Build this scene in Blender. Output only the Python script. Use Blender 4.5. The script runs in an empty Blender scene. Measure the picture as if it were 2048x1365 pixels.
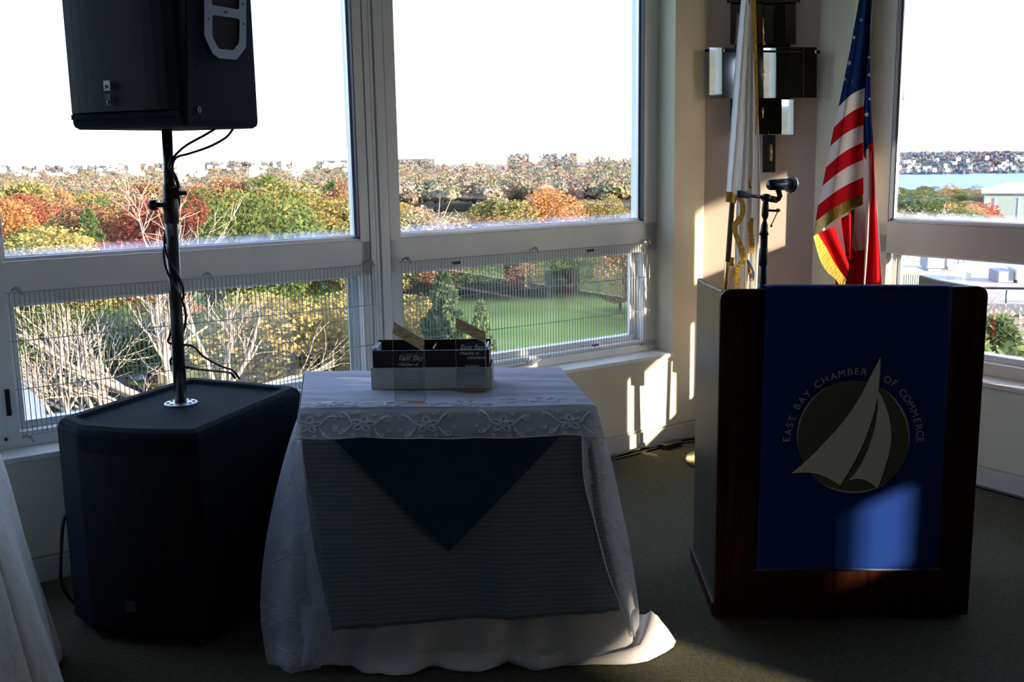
import bpy, bmesh, math, random
import numpy as np
from mathutils import Vector, Matrix, Euler, noise as mn
SC = bpy.context.scene
COL = SC.collection
PI = math.pi

# ------------------------------------------------------------------ camera
H = 1.5
FPX = 2088.0
PIT, ROLL, AZ = math.radians(10.065), math.radians(-0.953), math.radians(55.9)
FW = Vector((0, math.cos(PIT), -math.sin(PIT)))
_u0 = Vector((1, 0, 0)).cross(FW)
RT = math.cos(ROLL) * Vector((1, 0, 0)) + math.sin(ROLL) * _u0
UP = -math.sin(ROLL) * Vector((1, 0, 0)) + math.cos(ROLL) * _u0
cd = bpy.data.cameras.new('camera'); cam = bpy.data.objects.new('camera', cd); COL.objects.link(cam)
cam.matrix_world = Matrix(((RT.x, UP.x, -FW.x, 0), (RT.y, UP.y, -FW.y, 0), (RT.z, UP.z, -FW.z, H), (0, 0, 0, 1)))
cd.sensor_width = 36.0; cd.lens = FPX / 2048 * 36.0; cd.clip_start = .05; cd.clip_end = 12000
SC.camera = cam

# ------------------------------------------------------------------ world, sun, exposure
SUN_AZ, SUN_EL = math.radians(128.9), math.radians(9.95)
w = bpy.data.worlds.new('world'); SC.world = w; w.use_nodes = True
wn, wl = w.node_tree.nodes, w.node_tree.links
sky = wn.new('ShaderNodeTexSky'); sky.sky_type = 'NISHITA'; sky.sun_disc = False
sky.sun_elevation = SUN_EL; sky.sun_rotation = SUN_AZ; sky.air_density = 1.0; sky.dust_density = 1.0; sky.ozone_density = 1.5
hz = wn.new('ShaderNodeBackground'); hz.inputs[0].default_value = (.84, 1.04, 1.70, 1); hz.inputs[1].default_value = 1.0
bgn = wn['Background']; bgn.inputs[1].default_value = 0.20
addn = wn.new('ShaderNodeAddShader')
wl.new(sky.outputs[0], bgn.inputs[0]); wl.new(bgn.outputs[0], addn.inputs[0]); wl.new(hz.outputs[0], addn.inputs[1])
wl.new(addn.outputs[0], wn['World Output'].inputs[0])
sd = bpy.data.lights.new('sun', 'SUN'); so = bpy.data.objects.new('sun', sd); COL.objects.link(so)
sd.energy = 13.0; sd.color = (1, .82, .60); sd.angle = math.radians(.55)
_sd = Vector((math.sin(SUN_AZ) * math.cos(SUN_EL), math.cos(SUN_AZ) * math.cos(SUN_EL), math.sin(SUN_EL)))
so.rotation_euler = _sd.to_track_quat('Z', 'Y').to_euler()
SC.view_settings.view_transform = 'Standard'; SC.view_settings.look = 'None'
SC.view_settings.gamma = 1; SC.view_settings.use_curve_mapping = False
SC.view_settings.exposure = 0.9
SC.cycles.max_bounces = 10; SC.cycles.transparent_max_bounces = 32; SC.cycles.diffuse_bounces = 6

# ------------------------------------------------------------------ placing helpers (measured points)
def ray(x, y): return FW + (x - 1024) / FPX * RT - (y - 682.5) / FPX * UP
EYE = Vector((0, 0, H))
def at(x, y, Y): d = ray(x, y); return EYE + d * (Y / d.y)
def on_z(x, y, z): d = ray(x, y); return EYE + d * ((z - H) / d.z)
def on_plane(x, y, p, n): d = ray(x, y); return EYE + d * ((Vector(p) - EYE).dot(n) / d.dot(n))
UD = Vector((math.sin(AZ), math.cos(AZ), 0)); VD = Vector((-math.cos(AZ), math.sin(AZ), 0))
def W(u, v, z): return UD * u + VD * v + Vector((0, 0, z))
ROOM = Matrix(((UD.x, VD.x, 0, 0), (UD.y, VD.y, 0, 0), (0, 0, 1, 0), (0, 0, 0, 1)))

# ------------------------------------------------------------------ materials
_M = {}
def mat(name, col, rough=.6, metal=0., spec=.5, noise=0., nscale=20., bump=0., bscale=60., sheen=0., coat=0., trans=0., stretch=None, emit=None):
    if name in _M: return _M[name]
    m = bpy.data.materials.new(name); m.use_nodes = True; nt = m.node_tree; N, L = nt.nodes, nt.links
    b = N['Principled BSDF']; b.inputs['Base Color'].default_value = (*col, 1); b.inputs['Roughness'].default_value = rough
    b.inputs['Metallic'].default_value = metal; b.inputs['Specular IOR Level'].default_value = spec
    if sheen: b.inputs['Sheen Weight'].default_value = sheen
    if coat: b.inputs['Coat Weight'].default_value = coat
    if trans: b.inputs['Transmission Weight'].default_value = trans
    tc = N.new('ShaderNodeTexCoord'); mp = N.new('ShaderNodeMapping'); L.new(tc.outputs['Object'], mp.inputs[0])
    if stretch: mp.inputs['Scale'].default_value = stretch
    if noise:
        t = N.new('ShaderNodeTexNoise'); t.inputs['Scale'].default_value = nscale; t.inputs['Detail'].default_value = 5
        L.new(mp.outputs[0], t.inputs[0])
        r = N.new('ShaderNodeMapRange'); r.inputs[3].default_value = 1 - noise; r.inputs[4].default_value = 1 + noise
        r.inputs[1].default_value = .3; r.inputs[2].default_value = .7
        L.new(t.outputs[0], r.inputs[0])
        v = N.new('ShaderNodeVectorMath'); v.operation = 'SCALE'; v.inputs[0].default_value = col; L.new(r.outputs[0], v.inputs['Scale'])
        L.new(v.outputs[0], b.inputs['Base Color'])
    if bump:
        t2 = N.new('ShaderNodeTexNoise'); t2.inputs['Scale'].default_value = bscale; t2.inputs['Detail'].default_value = 4
        L.new(mp.outputs[0], t2.inputs[0]); bp = N.new('ShaderNodeBump'); bp.inputs['Strength'].default_value = bump; bp.inputs['Distance'].default_value = .01
        L.new(t2.outputs[0], bp.inputs['Height']); L.new(bp.outputs[0], b.inputs['Normal'])
    _M[name] = m; return m

def glass_mat():
    """clear pane: see-through body with Schlick surface reflection and grime along its foot"""
    m = bpy.data.materials.new('window_glass'); m.use_nodes = True; nt = m.node_tree; N, L = nt.nodes, nt.links
    N.remove(N['Principled BSDF']); out = N['Material Output']
    ge = N.new('ShaderNodeNewGeometry'); dt = N.new('ShaderNodeVectorMath'); dt.operation = 'DOT_PRODUCT'
    L.new(ge.outputs['Normal'], dt.inputs[0]); L.new(ge.outputs['Incoming'], dt.inputs[1])
    ab = N.new('ShaderNodeMath'); ab.operation = 'ABSOLUTE'; L.new(dt.outputs['Value'], ab.inputs[0])
    om = N.new('ShaderNodeMath'); om.operation = 'SUBTRACT'; om.inputs[0].default_value = 1; L.new(ab.outputs[0], om.inputs[1])
    pw = N.new('ShaderNodeMath'); pw.operation = 'POWER'; pw.inputs[1].default_value = 5; L.new(om.outputs[0], pw.inputs[0])
    ma = N.new('ShaderNodeMath'); ma.operation = 'MULTIPLY_ADD'; ma.inputs[1].default_value = .87; ma.inputs[2].default_value = .13; L.new(pw.outputs[0], ma.inputs[0])
    tr = N.new('ShaderNodeBsdfTransparent'); tr.inputs[0].default_value = (.985, .99, .985, 1)
    gl = N.new('ShaderNodeBsdfGlossy'); gl.inputs['Roughness'].default_value = 0.0
    mx = N.new('ShaderNodeMixShader'); L.new(ma.outputs[0], mx.inputs[0]); L.new(tr.outputs[0], mx.inputs[1]); L.new(gl.outputs[0], mx.inputs[2])
    # grime at the foot of the pane
    tc = N.new('ShaderNodeTexCoord'); sp = N.new('ShaderNodeSeparateXYZ'); L.new(tc.outputs['Generated'], sp.inputs[0])
    no = N.new('ShaderNodeTexNoise'); no.inputs['Scale'].default_value = 14; no.inputs['Detail'].default_value = 6; L.new(tc.outputs['Object'], no.inputs[0])
    r1 = N.new('ShaderNodeMapRange'); r1.inputs[1].default_value = .028; r1.inputs[2].default_value = .0; r1.inputs[3].default_value = 0; r1.inputs[4].default_value = .6; L.new(sp.outputs[2], r1.inputs[0])
    mm = N.new('ShaderNodeMath'); mm.operation = 'MULTIPLY'; L.new(r1.outputs[0], mm.inputs[0]); L.new(no.outputs[0], mm.inputs[1])
    tl = N.new('ShaderNodeBsdfTranslucent'); tl.inputs[0].default_value = (.8, .85, .95, 1)
    m2 = N.new('ShaderNodeMixShader'); L.new(mm.outputs[0], m2.inputs[0]); L.new(mx.outputs[0], m2.inputs[1]); L.new(tl.outputs[0], m2.inputs[2])
    L.new(m2.outputs[0], out.inputs[0]); return m
GLASS = glass_mat()

def sheer_mat(name, col, a, tl=.5):
    m = bpy.data.materials.new(name); m.use_nodes = True; nt = m.node_tree; N, L = nt.nodes, nt.links
    N.remove(N['Principled BSDF']); out = N['Material Output']
    d = N.new('ShaderNodeBsdfDiffuse'); d.inputs[0].default_value = (*col, 1)
    t = N.new('ShaderNodeBsdfTranslucent'); t.inputs[0].default_value = (*col, 1)
    m1 = N.new('ShaderNodeMixShader'); m1.inputs[0].default_value = tl; L.new(d.outputs[0], m1.inputs[1]); L.new(t.outputs[0], m1.inputs[2])
    tr = N.new('ShaderNodeBsdfTransparent'); m2 = N.new('ShaderNodeMixShader'); m2.inputs[0].default_value = a
    L.new(tr.outputs[0], m2.inputs[1]); L.new(m1.outputs[0], m2.inputs[2])
    L.new(m2.outputs[0], out.inputs[0]); return m

# ------------------------------------------------------------------ mesh builder
def wm(o):
    M = Matrix.Identity(4)
    while o is not None:
        M = Matrix.LocRotScale(o.location, o.rotation_euler, o.scale) @ M; o = o.parent
    return M
def tag(o, label=None, cat=None, group=None, kind=None):
    if label: o['label'] = label
    if cat: o['category'] = cat
    if group: o['group'] = group
    if kind: o['kind'] = kind
    return o
def empty(name, loc=(0, 0, 0), rz=0., label=None, cat=None, group=None, kind=None):
    o = bpy.data.objects.new(name, None); COL.objects.link(o); o.location = loc; o.rotation_euler = (0, 0, rz); o.empty_display_size = .1
    return tag(o, label, cat, group, kind)
class MB:
    def __init__(s): s.v = []; s.f = []; s.m = []; s.sm = []; s.cm = 0
    def add(s, vs, fs, smooth=False):
        k = len(s.v); s.v += [Vector(p) for p in vs]
        for f in fs: s.f.append([i + k for i in f]); s.m.append(s.cm); s.sm.append(smooth)
        return s
    def box(s, x0, y0, z0, x1, y1, z1):
        return s.add([(x0, y0, z0), (x1, y0, z0), (x1, y1, z0), (x0, y1, z0), (x0, y0, z1), (x1, y0, z1), (x1, y1, z1), (x0, y1, z1)],
                     [(3, 2, 1, 0), (4, 5, 6, 7), (0, 1, 5, 4), (1, 2, 6, 5), (2, 3, 7, 6), (3, 0, 4, 7)])
    def cbox(s, c, sx, sy, sz): return s.box(c[0] - sx / 2, c[1] - sy / 2, c[2] - sz / 2, c[0] + sx / 2, c[1] + sy / 2, c[2] + sz / 2)
    def prism(s, poly, vec, smooth=False):
        """polygon of 3D points extruded by vec"""
        n = len(poly); vec = Vector(vec); P = [Vector(p) for p in poly]
        s.add(P + [p + vec for p in P], [list(range(n))[::-1], list(range(n, 2 * n))] + [(i, (i + 1) % n, n + (i + 1) % n, n + i) for i in range(n)], smooth); return s
    def pz(s, poly, z0, z1): return s.prism([(p[0], p[1], z0) for p in poly], (0, 0, z1 - z0))
    def tube(s, path, r, n=8, cap=True, smooth=True):
        P = [Vector(p) for p in path]; R = r if isinstance(r, (list, tuple)) else [r] * len(P)
        rings = []; up = None
        for i, p in enumerate(P):
            t = (P[min(i + 1, len(P) - 1)] - P[max(i - 1, 0)]).normalized()
            if up is None: up = t.orthogonal().normalized()
            else:
                up = (up - t * up.dot(t))
                up = up.normalized() if up.length > 1e-6 else t.orthogonal().normalized()
            b = t.cross(up)
            rings.append([p + (up * math.cos(2 * PI * k / n) + b * math.sin(2 * PI * k / n)) * R[i] for k in range(n)])
        vs = [q for rr in rings for q in rr]; fs = []
        for i in range(len(P) - 1):
            for k in range(n): fs.append((i * n + k, i * n + (k + 1) % n, (i + 1) * n + (k + 1) % n, (i + 1) * n + k))
        if cap: fs.append(list(range(n))[::-1]); fs.append([len(vs) - n + k for k in range(n)])
        return s.add(vs, fs, smooth)
    def cyl(s, a, b, r, n=16): return s.tube([a, b], r, n)
    def lathe(s, prof, c, n=24, axis=None):
        """profile (radius, height) turned about z at c (or along axis)"""
        c = Vector(c); Q = Vector(axis).to_track_quat('Z', 'Y') if axis is not None else None
        vs = []
        for r, z in prof:
            for k in range(n):
                p = Vector((r * math.cos(2 * PI * k / n), r * math.sin(2 * PI * k / n), z))
                vs.append(c + (Q @ p if Q else p))
        fs = [(i * n + k, i * n + (k + 1) % n, (i + 1) * n + (k + 1) % n, (i + 1) * n + k) for i in range(len(prof) - 1) for k in range(n)]
        fs.append(list(range(n))[::-1]); fs.append([len(vs) - n + k for k in range(n)])
        return s.add(vs, fs, True)
    def sheet(s, fn, nu, nv, closed=False):
        vs = [fn(i / nu, j / nv) for j in range(nv + 1) for i in range(nu + 1)]
        fs = [(j * (nu + 1) + i, j * (nu + 1) + i + 1, (j + 1) * (nu + 1) + i + 1, (j + 1) * (nu + 1) + i) for j in range(nv) for i in range(nu)]
        return s.add(vs, fs, True)
    def build(s, name, mats, parent=None, M=None, bevel=0., bseg=2, solid=0., label=None, cat=None, group=None, kind=None, split=None):
        me = bpy.data.meshes.new(name)
        T = wm(parent).inverted() if parent is not None else Matrix.Identity(4)
        if M is not None: T = T @ M
        me.from_pydata([T @ v for v in s.v], [], s.f)
        if not isinstance(mats, (list, tuple)): mats = [mats]
        for m_ in mats: me.materials.append(m_)
        me.polygons.foreach_set('material_index', s.m); me.polygons.foreach_set('use_smooth', s.sm)
        me.update()
        o = bpy.data.objects.new(name, me); COL.objects.link(o); o.parent = parent
        if bevel:
            b = o.modifiers.new('bevel', 'BEVEL'); b.width = bevel; b.segments = bseg; b.limit_method = 'ANGLE'; b.angle_limit = math.radians(40)
        if solid:
            b = o.modifiers.new('solid', 'SOLIDIFY'); b.thickness = solid; b.offset = 0
        return tag(o, label, cat, group, kind)
def text(name, body, size, loc, right, upv, m, parent=None, extrude=.0006, shear=0., align='CENTER', space=1., offset=0.):
    c = bpy.data.curves.new(name, 'FONT'); c.body = body; c.size = size; c.extrude = extrude; c.align_x = align; c.shear = shear; c.space_character = space; c.offset = offset
    c.materials.append(m); o = bpy.data.objects.new(name, c); COL.objects.link(o)
    r = Vector(right).normalized(); u_ = Vector(upv); u_ = (u_ - r * u_.dot(r)).normalized(); n = r.cross(u_)
    L = Vector(loc); Mw = Matrix(((r.x, u_.x, n.x, L.x), (r.y, u_.y, n.y, L.y), (r.z, u_.z, n.z, L.z), (0, 0, 0, 1)))
    if parent is not None: o.parent = parent; Mw = wm(parent).inverted() @ Mw
    me = bpy.data.meshes.new_from_object(o); bpy.data.objects.remove(o); o = bpy.data.objects.new(name, me); COL.objects.link(o)
    if parent is not None: o.parent = parent
    o.location = Mw.to_translation(); o.rotation_euler = Mw.to_euler(); return o
rnd = random.Random(7)
def smooth(a, b, x):
    t = min(1, max(0, (x - a) / (b - a))); return t * t * (3 - 2 * t)
def lerp(a, b, t): return a + (b - a) * t
def poly_at(P, t):
    """point along polyline, t 0..1 by index, Catmull-Rom smoothed"""
    n = len(P) - 1; x = min(max(t, 0), 1) * n; i = min(int(x), n - 1); f = x - i
    p0, p1, p2, p3 = (Vector(P[max(i - 1, 0)]), Vector(P[i]), Vector(P[i + 1]), Vector(P[min(i + 2, n)]))
    return .5 * ((2 * p1) + (p2 - p0) * f + (2 * p0 - 5 * p1 + 4 * p2 - p3) * f * f + (3 * p1 - p0 - 3 * p2 + p3) * f ** 3)

# ================================================================== ROOM SHELL
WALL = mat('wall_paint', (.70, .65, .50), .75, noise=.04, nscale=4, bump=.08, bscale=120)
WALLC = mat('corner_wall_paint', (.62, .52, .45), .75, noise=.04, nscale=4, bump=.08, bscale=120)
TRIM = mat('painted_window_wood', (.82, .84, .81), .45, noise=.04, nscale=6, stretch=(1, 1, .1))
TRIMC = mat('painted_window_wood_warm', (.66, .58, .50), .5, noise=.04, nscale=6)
BASE = mat('baseboard_paint', (.60, .57, .50), .55)
ALU = mat('window_aluminium', (.72, .75, .78), .35, metal=.4)
DARKM = mat('dark_metal', (.02, .02, .022), .4, metal=.5)
STEEL = mat('grate_wire', (.50, .51, .50), .4, metal=.6)
CEIL = mat('ceiling_paint', (.55, .53, .5), .8)
def carpet():
    m = mat('carpet', (.075, .078, .042), .95, noise=.35, nscale=70, bump=.9, bscale=260)
    return m
CARPET = carpet()
zt = 2.66      # top of the glazing
V0, VF = 3.952, 4.08      # wall face, window frame face
U0, UF = 4.27, 4.40
def struct(mb, name, m, **k): return mb.build(name, m, None, ROOM, kind='structure', **k)
struct(MB().box(-9, -12.2, -.2, 4.62, 4.30, 0), 'floor', CARPET, label='olive green carpet floor')
struct(MB().box(-9, -12.2, 2.86, 4.62, 4.30, 3.0), 'ceiling', CEIL, label='pale ceiling above the windows')
# wall on the left (window wall), continuous below the sill, pier next to the corner
mb = MB().box(-9, V0, 0, 3.68, 4.25, .457).box(-9, V0, zt, 3.68, 4.25, 2.86).box(3.68, V0, 0, 3.893, 4.25, 2.86).box(-9, V0, .457, -1.0, 4.25, zt)
struct(mb, 'wall_left', WALL, label='cream wall under the long row of windows')
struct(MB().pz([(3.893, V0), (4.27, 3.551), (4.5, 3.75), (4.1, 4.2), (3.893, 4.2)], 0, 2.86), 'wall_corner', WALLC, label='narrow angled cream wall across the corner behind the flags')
CW = [(1.93, 3.205), (.55, 1.74), (-1.07, -.80), (-2.5, -1.8), (-3.80, -3.29), (-6.6, -5.2), (-9.2, -8.2)]
mb = MB().box(U0, 3.345, 0, 4.42, 3.551, 2.86).box(U0, -12.2, 0, 4.47, 3.345, .457).box(4.385, -12.2, .457, 4.425, .50, 1.05).box(4.401, 3.205, .457, 4.44, 3.346, 2.86).box(U0, -12.2, zt, 4.47, 3.345, 2.86)  # unseen panel past the second window is added to keep sun off the carpet
edges = [3.205] + [c for ab in CW for c in (ab[1], ab[0])] + [-12.2]
for a, b in zip(edges[2::2], edges[3::2]): mb.box(4.385, b, .457, 4.425, a, zt)
struct(mb, 'wall_right', WALL, label='cream wall at the right under the bay view window')
struct(MB().box(-9.2, -12.4, 0, 4.62, -12.2, 2.86), 'wall_back', WALL, label='far back wall of the dining room')
mb = MB().box(-9.2, -12.2, 0, -9, 4.25, 1.0).box(-9.2, -12.2, 2.2, -9, 4.25, 2.86).box(-9.2, -12.2, 1.0, -9, -8.98, 2.2).box(-9.2, -8.58, 1.0, -9, -7.55, 2.2).box(-9.2, -7.2, 1.0, -9, 4.25, 2.2)
struct(mb, 'wall_side', WALL, label='far side wall of the dining room')
def baseboard(name, a, b, n, lab):
    mb = MB(); a, b = Vector(a), Vector(b); n = Vector(n) * .014
    mb.prism([a, b, b + n, a + n], (0, 0, .085)); mb.prism([a + Vector((0, 0, .085)), b + Vector((0, 0, .085)), b + n * .55 + Vector((0, 0, .096)), a + n * .55 + Vector((0, 0, .096))], (0, 0, .004))
    struct(mb, name, BASE, label=lab, bevel=.002)
baseboard('baseboard_left', (-3, V0, 0), (3.888, V0, 0), (0, -1, 0), 'painted baseboard along the window wall')
baseboard('baseboard_corner', (3.893, V0 - .004, 0), (4.266, 3.551, 0), (-.728, -.685, 0), 'painted baseboard along the angled corner wall')
baseboard('baseboard_right', (U0, 3.545, 0), (U0, -6, 0), (-1, 0, 0), 'painted baseboard below the right hand window')
# roof overhang outside both window walls (its edge cuts the top off the sun patches)
struct(MB().pz([(4.48, 3.5), (4.48, -12), (5.95, -12), (5.95, 3.5)], 2.44, 3.6), 'trim_1', CEIL, label='roof overhang outside the windows')

# ---- windows.  a: coordinate along the wall, d: depth coordinate growing outwards
def window(name, a0, a1, frame, side, tr, lab, jambs=(.08, .08), sd_=.10):
    """frame(a, d, z) -> room coords.  a0..a1 daylight opening, frame face at d=0"""
    e = empty(name, label=lab, kind='structure')
    def bx(mb, A0, A1, D0, D1, Z0, Z1):
        c = [frame(A, D, Z) for A in (A0, A1) for D in (D0, D1) for Z in (Z0, Z1)]
        xs, ys, zs = [p[0] for p in c], [p[1] for p in c], [p[2] for p in c]
        return mb.box(min(xs), min(ys), min(zs), max(xs), max(ys), max(zs))
    j0, j1 = jambs
    # rails and stiles
    mb = MB(); bx(mb, a0 - j0, a1 + j1, 0, .07, 1.0, 1.150); bx(mb, a0 - j0, a1 + j1, .004, .055, 1.150, 1.158)
    mb.build('rail', tr, e, ROOM, bevel=.003)
    mb = MB(); bx(mb, a0 - j0, a0, 0, sd_, .50, zt); mb.build('stile', tr, e, ROOM, bevel=.003)
    mb = MB(); bx(mb, a1, a1 + j1, 0, sd_, .50, zt); mb.build('stile', tr, e, ROOM, bevel=.003)
    mb = MB(); bx(mb, a0 - j0, a1 + j1, 0, .10, .477, .535); mb.build('bottom_rail', tr, e, ROOM, bevel=.003)
    mb = MB(); bx(mb, a0 - j0, a1 + j1, 0, .10, zt - .03, zt); mb.build('head', tr, e, ROOM)
    # glazing bead of the upper pane
    mb = MB(); g = .012
    bx(mb, a0, a1, .022, .05, 1.158, 1.170); bx(mb, a0, a0 + g, .03, .05, 1.158, zt - .03); bx(mb, a1 - g, a1, .03, .05, 1.158, zt - .03)
    mb.build('glazing_bead', ALU, e, ROOM, bevel=.002)
    mb = MB(); bx(mb, a1 - .004, a1 - .001, .0, .03, 1.158, zt - .03); bx(mb, a0 + .002, a1 - .002, .046, .050, 1.168, 1.174); mb.build('gasket', mat('blue_black_gasket', (.02, .03, .06), .5), e, ROOM)
    mb = MB(); bx(mb, a0 + g, a1 - g, .038, .044, 1.166, zt - .03); mb.build('pane', GLASS, e, ROOM)
    # lower sliding sash in aluminium
    mb = MB(); q = .028
    bx(mb, a0, a1, .05, .085, .535, .535 + q); bx(mb, a0, a1, .05, .085, 1.0 - .012, 1.0)
    bx(mb, a0, a0 + q, .05, .085, .535 + q, .988); bx(mb, a1 - q * .8, a1, .05, .085, .535 + q, .988)
    bx(mb, a1 - q * 1.5, a1 - q * .9, .06, .075, .535 + q, .988)
    mb.build('sash', ALU, e, ROOM, bevel=.002)
    mb = MB(); bx(mb, a0 + q, a1 - q * .8, .066, .071, .535 + q, .988); mb.build('pane', GLASS, e, ROOM)
    return e, bx
fA = lambda a, d, z: (a, VF + d, z)
fC = lambda a, d, z: (UF + d, a, z)
w1, bx = window('window_1', .585, 1.985, fA, 0, TRIM, 'left double window with a grated lower light behind the loudspeaker pole', jambs=(.18, .045))
w2, _ = window('window_2', 2.183, 3.592, fA, 0, TRIM, 'middle double window with a grated lower light overlooking the lawn', jambs=(.053, .09))
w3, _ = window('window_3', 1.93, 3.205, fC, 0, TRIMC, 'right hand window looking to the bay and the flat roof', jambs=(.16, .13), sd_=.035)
w4, _ = window('window_4', -1.0, .405, fA, 0, TRIM, 'further window left of the loudspeaker', jambs=(.05, .0))
for i, (a, b) in enumerate(CW[1:]):
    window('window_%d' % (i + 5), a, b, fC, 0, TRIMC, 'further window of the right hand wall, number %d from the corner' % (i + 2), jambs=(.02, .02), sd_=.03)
for k_, (a, b, z0) in enumerate(((-1.07, -.80, 1.62), (-2.5, -1.8, 1.62), (-3.80, -3.29, 1.43), (-9.2, -8.2, 1.6))):  # blinds added out of view to trim the sun patch and dim the lectern
    MB().box(4.372, a - .01, z0, 4.384, b + .01, zt).box(4.366, a - .01, z0 - .02, 4.386, b + .01, z0).build('window_blind', mat('roller_blind', (.30, .28, .25), .9), None, ROOM, label='roller blind over a further window of the right hand wall, number %d beyond the flags' % (k_ + 3), kind='structure')
# mullion between window 1 and 2: two boards with grooves
mb = MB().box(2.03, VF + .012, .477, 2.13, VF + .11, zt); struct(mb, 'trim_2', TRIM, label='grooved mullion core between the left and middle windows')
m3 = empty('trim_3', label='narrow raised mullion strips between the left and middle windows', kind='structure')
for a, b, d in ((2.033, 2.058, -.004), (2.062, 2.076, .0), (2.082, 2.124, -.006)):
    MB().box(a, VF + d, .48, b, VF + .012, zt - .001).build('strip', TRIM, m3, ROOM, bevel=.002)
# latch plates on stiles
mb = MB().box(.545, VF - .006, .60, .562, VF, .70); mb.build('latch', DARKM, w1, ROOM, bevel=.004)
mb = MB().tube([(.535, VF - .004, .515), (.535, VF + .001, .515)], .006, 8); mb.build('screw', DARKM, w1, ROOM)
for a, z in ((2.46, 1.023), (3.24, 1.03), (3.27, .548)):
    MB().box(a - .02, VF - .012, z - .006, a + .02, VF, z + .006).build('latch', DARKM, w2, ROOM, bevel=.003)
mb = MB().tube([(2.62, VF, .505), (2.62, VF - .035, .50), (2.64, VF - .04, .50)], .008, 8).lathe([(.004, 0), (.014, .004), (.016, .02), (.009, .03)], (2.86, VF, .512), 12, (0, -1, -.1))
mb.tube([(2.72, VF - .01, .50), (2.86, VF - .03, .508), (2.98, VF - .008, .53)], .005, 6)
mb.build('window_crank', STEEL, w2, ROOM)
# sills
sl = MB().box(-1.0, V0 - .012, .457, 3.682, VF + .02, .477); struct(sl, 'trim_4', TRIM, label='painted sill along the left windows', bevel=.003)
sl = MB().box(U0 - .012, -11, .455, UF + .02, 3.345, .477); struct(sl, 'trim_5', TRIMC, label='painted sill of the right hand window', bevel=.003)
# wire guards over the lower lights
def guard(a0, a1, lab, tilt=0.):
    base = W(a0, VF - .03, .523); e = empty('window_guard', base, PI / 2 - AZ, lab, 'window guard', 'wire guards over the lower window lights')
    n = 86; L = a1 - a0
    proto = None
    for i in range(n + 1):
        if proto is None:
            proto = MB().tube([(0, 0, 0), (0, 0, .527)], .0016, 5).build('upright_wire', STEEL, e, M=wm(e)); o = proto
        else:
            o = proto.copy(); COL.objects.link(o); o.parent = e
        o.location = (i * L / n, 0, 0)
    for z in (.002, .174, .350, .525):
        MB().tube([(-.012, .003, z), (L + .012, .003, z)], .0019, 6).build('cross_wire', STEEL, e, M=wm(e))
    for x, z in ((.03, .535), (L * .5, .535), (L - .015, .535), (L - .02, -.005), (.02, -.005)):
        mb = MB().tube([(x - .018, .02, z - .004), (x - .008, -.004, z + .010), (x + .004, -.008, z + .006), (x + .012, -.006, z - .018)], .004, 6)
        mb.lathe([(.003, -.002), (.008, 0), (.009, .006), (.004, .012)], (x, .0, z + .004), 10, (0, -1, 0))
        mb.build('hook', mat('hook_metal', (.42, .40, .36), .4, metal=.5), e, M=wm(e))
    return e
guard(.588, 2.03, 'wire guard over the lower left window behind the loudspeaker pole')
guard(2.165, 3.607, 'wire guard over the lower middle window above the award box')

# ================================================================== LOUDSPEAKER, POLE, SUBWOOFER
BLK = mat('black_cabinet', (.003, .012, .024), .75, spec=.12, bump=.8, bscale=320)
BLKS = mat('black_plastic', (.012, .012, .014), .35)
GREY = mat('grey_handle', (.11, .145, .19), .4, metal=.3)
WHT = mat('white_print', (.75, .77, .78), .5)
CHROME = mat('chrome', (.75, .77, .8), .2, metal=1)
BRASS = mat('brass', (.72, .50, .18), .25, metal=1)
def grille_mat():
    m = bpy.data.materials.new('perforated_grille'); m.use_nodes = True; N, L = m.node_tree.nodes, m.node_tree.links
    b = N['Principled BSDF']; b.inputs['Roughness'].default_value = .6; b.inputs['Specular IOR Level'].default_value = .2
    tc = N.new('ShaderNodeTexCoord'); v = N.new('ShaderNodeTexVoronoi'); v.inputs['Scale'].default_value = 150; v.inputs['Randomness'].default_value = 0.0
    L.new(tc.outputs['Object'], v.inputs['Vector']); r = N.new('ShaderNodeValToRGB'); r.color_ramp.elements[0].position = .32; r.color_ramp.elements[1].position = .42
    r.color_ramp.elements[0].color = (.001, .001, .001, 1); r.color_ramp.elements[1].color = (.006, .010, .016, 1)
    L.new(v.outputs['Distance'], r.inputs[0]); L.new(r.outputs[0], b.inputs['Base Color']); return m
GRILLE = grille_mat()

def plate(outer, holes, vec):
    """flat ring: polygon with holes extruded by vec -> MB"""
    bm = bmesh.new(); es = []
    for P in [outer] + holes:
        vs = [bm.verts.new(p) for p in P]; es += [bm.edges.new((vs[i], vs[(i + 1) % len(vs)])) for i in range(len(vs))]
    bmesh.ops.triangle_fill(bm, use_beauty=True, use_dissolve=False, edges=es)
    g = bmesh.ops.extrude_face_region(bm, geom=list(bm.faces))
    for v in g['geom']:
        if isinstance(v, bmesh.types.BMVert): v.co += Vector(vec)
    bmesh.ops.recalc_face_normals(bm, faces=list(bm.faces))
    mb = MB(); bm.verts.index_update(); mb.add([v.co.copy() for v in bm.verts], [[v.index for v in f.verts] for f in bm.faces]); bm.free(); return mb
def roundpoly(P, r, seg=4):
    out = []
    n = len(P)
    for i in range(n):
        a, b, c = Vector(P[i - 1]), Vector(P[i]), Vector(P[(i + 1) % n]); ri = r[i] if isinstance(r, (list, tuple)) else r
        if ri <= 0: out.append(b); continue
        d1, d2 = (a - b).normalized(), (c - b).normalized()
        p1, p2 = b + d1 * ri, b + d2 * ri
        for k in range(seg + 1):
            t = k / seg; out.append((1 - t) ** 2 * p1 + 2 * t * (1 - t) * b + t * t * p2)
    return out

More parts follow.
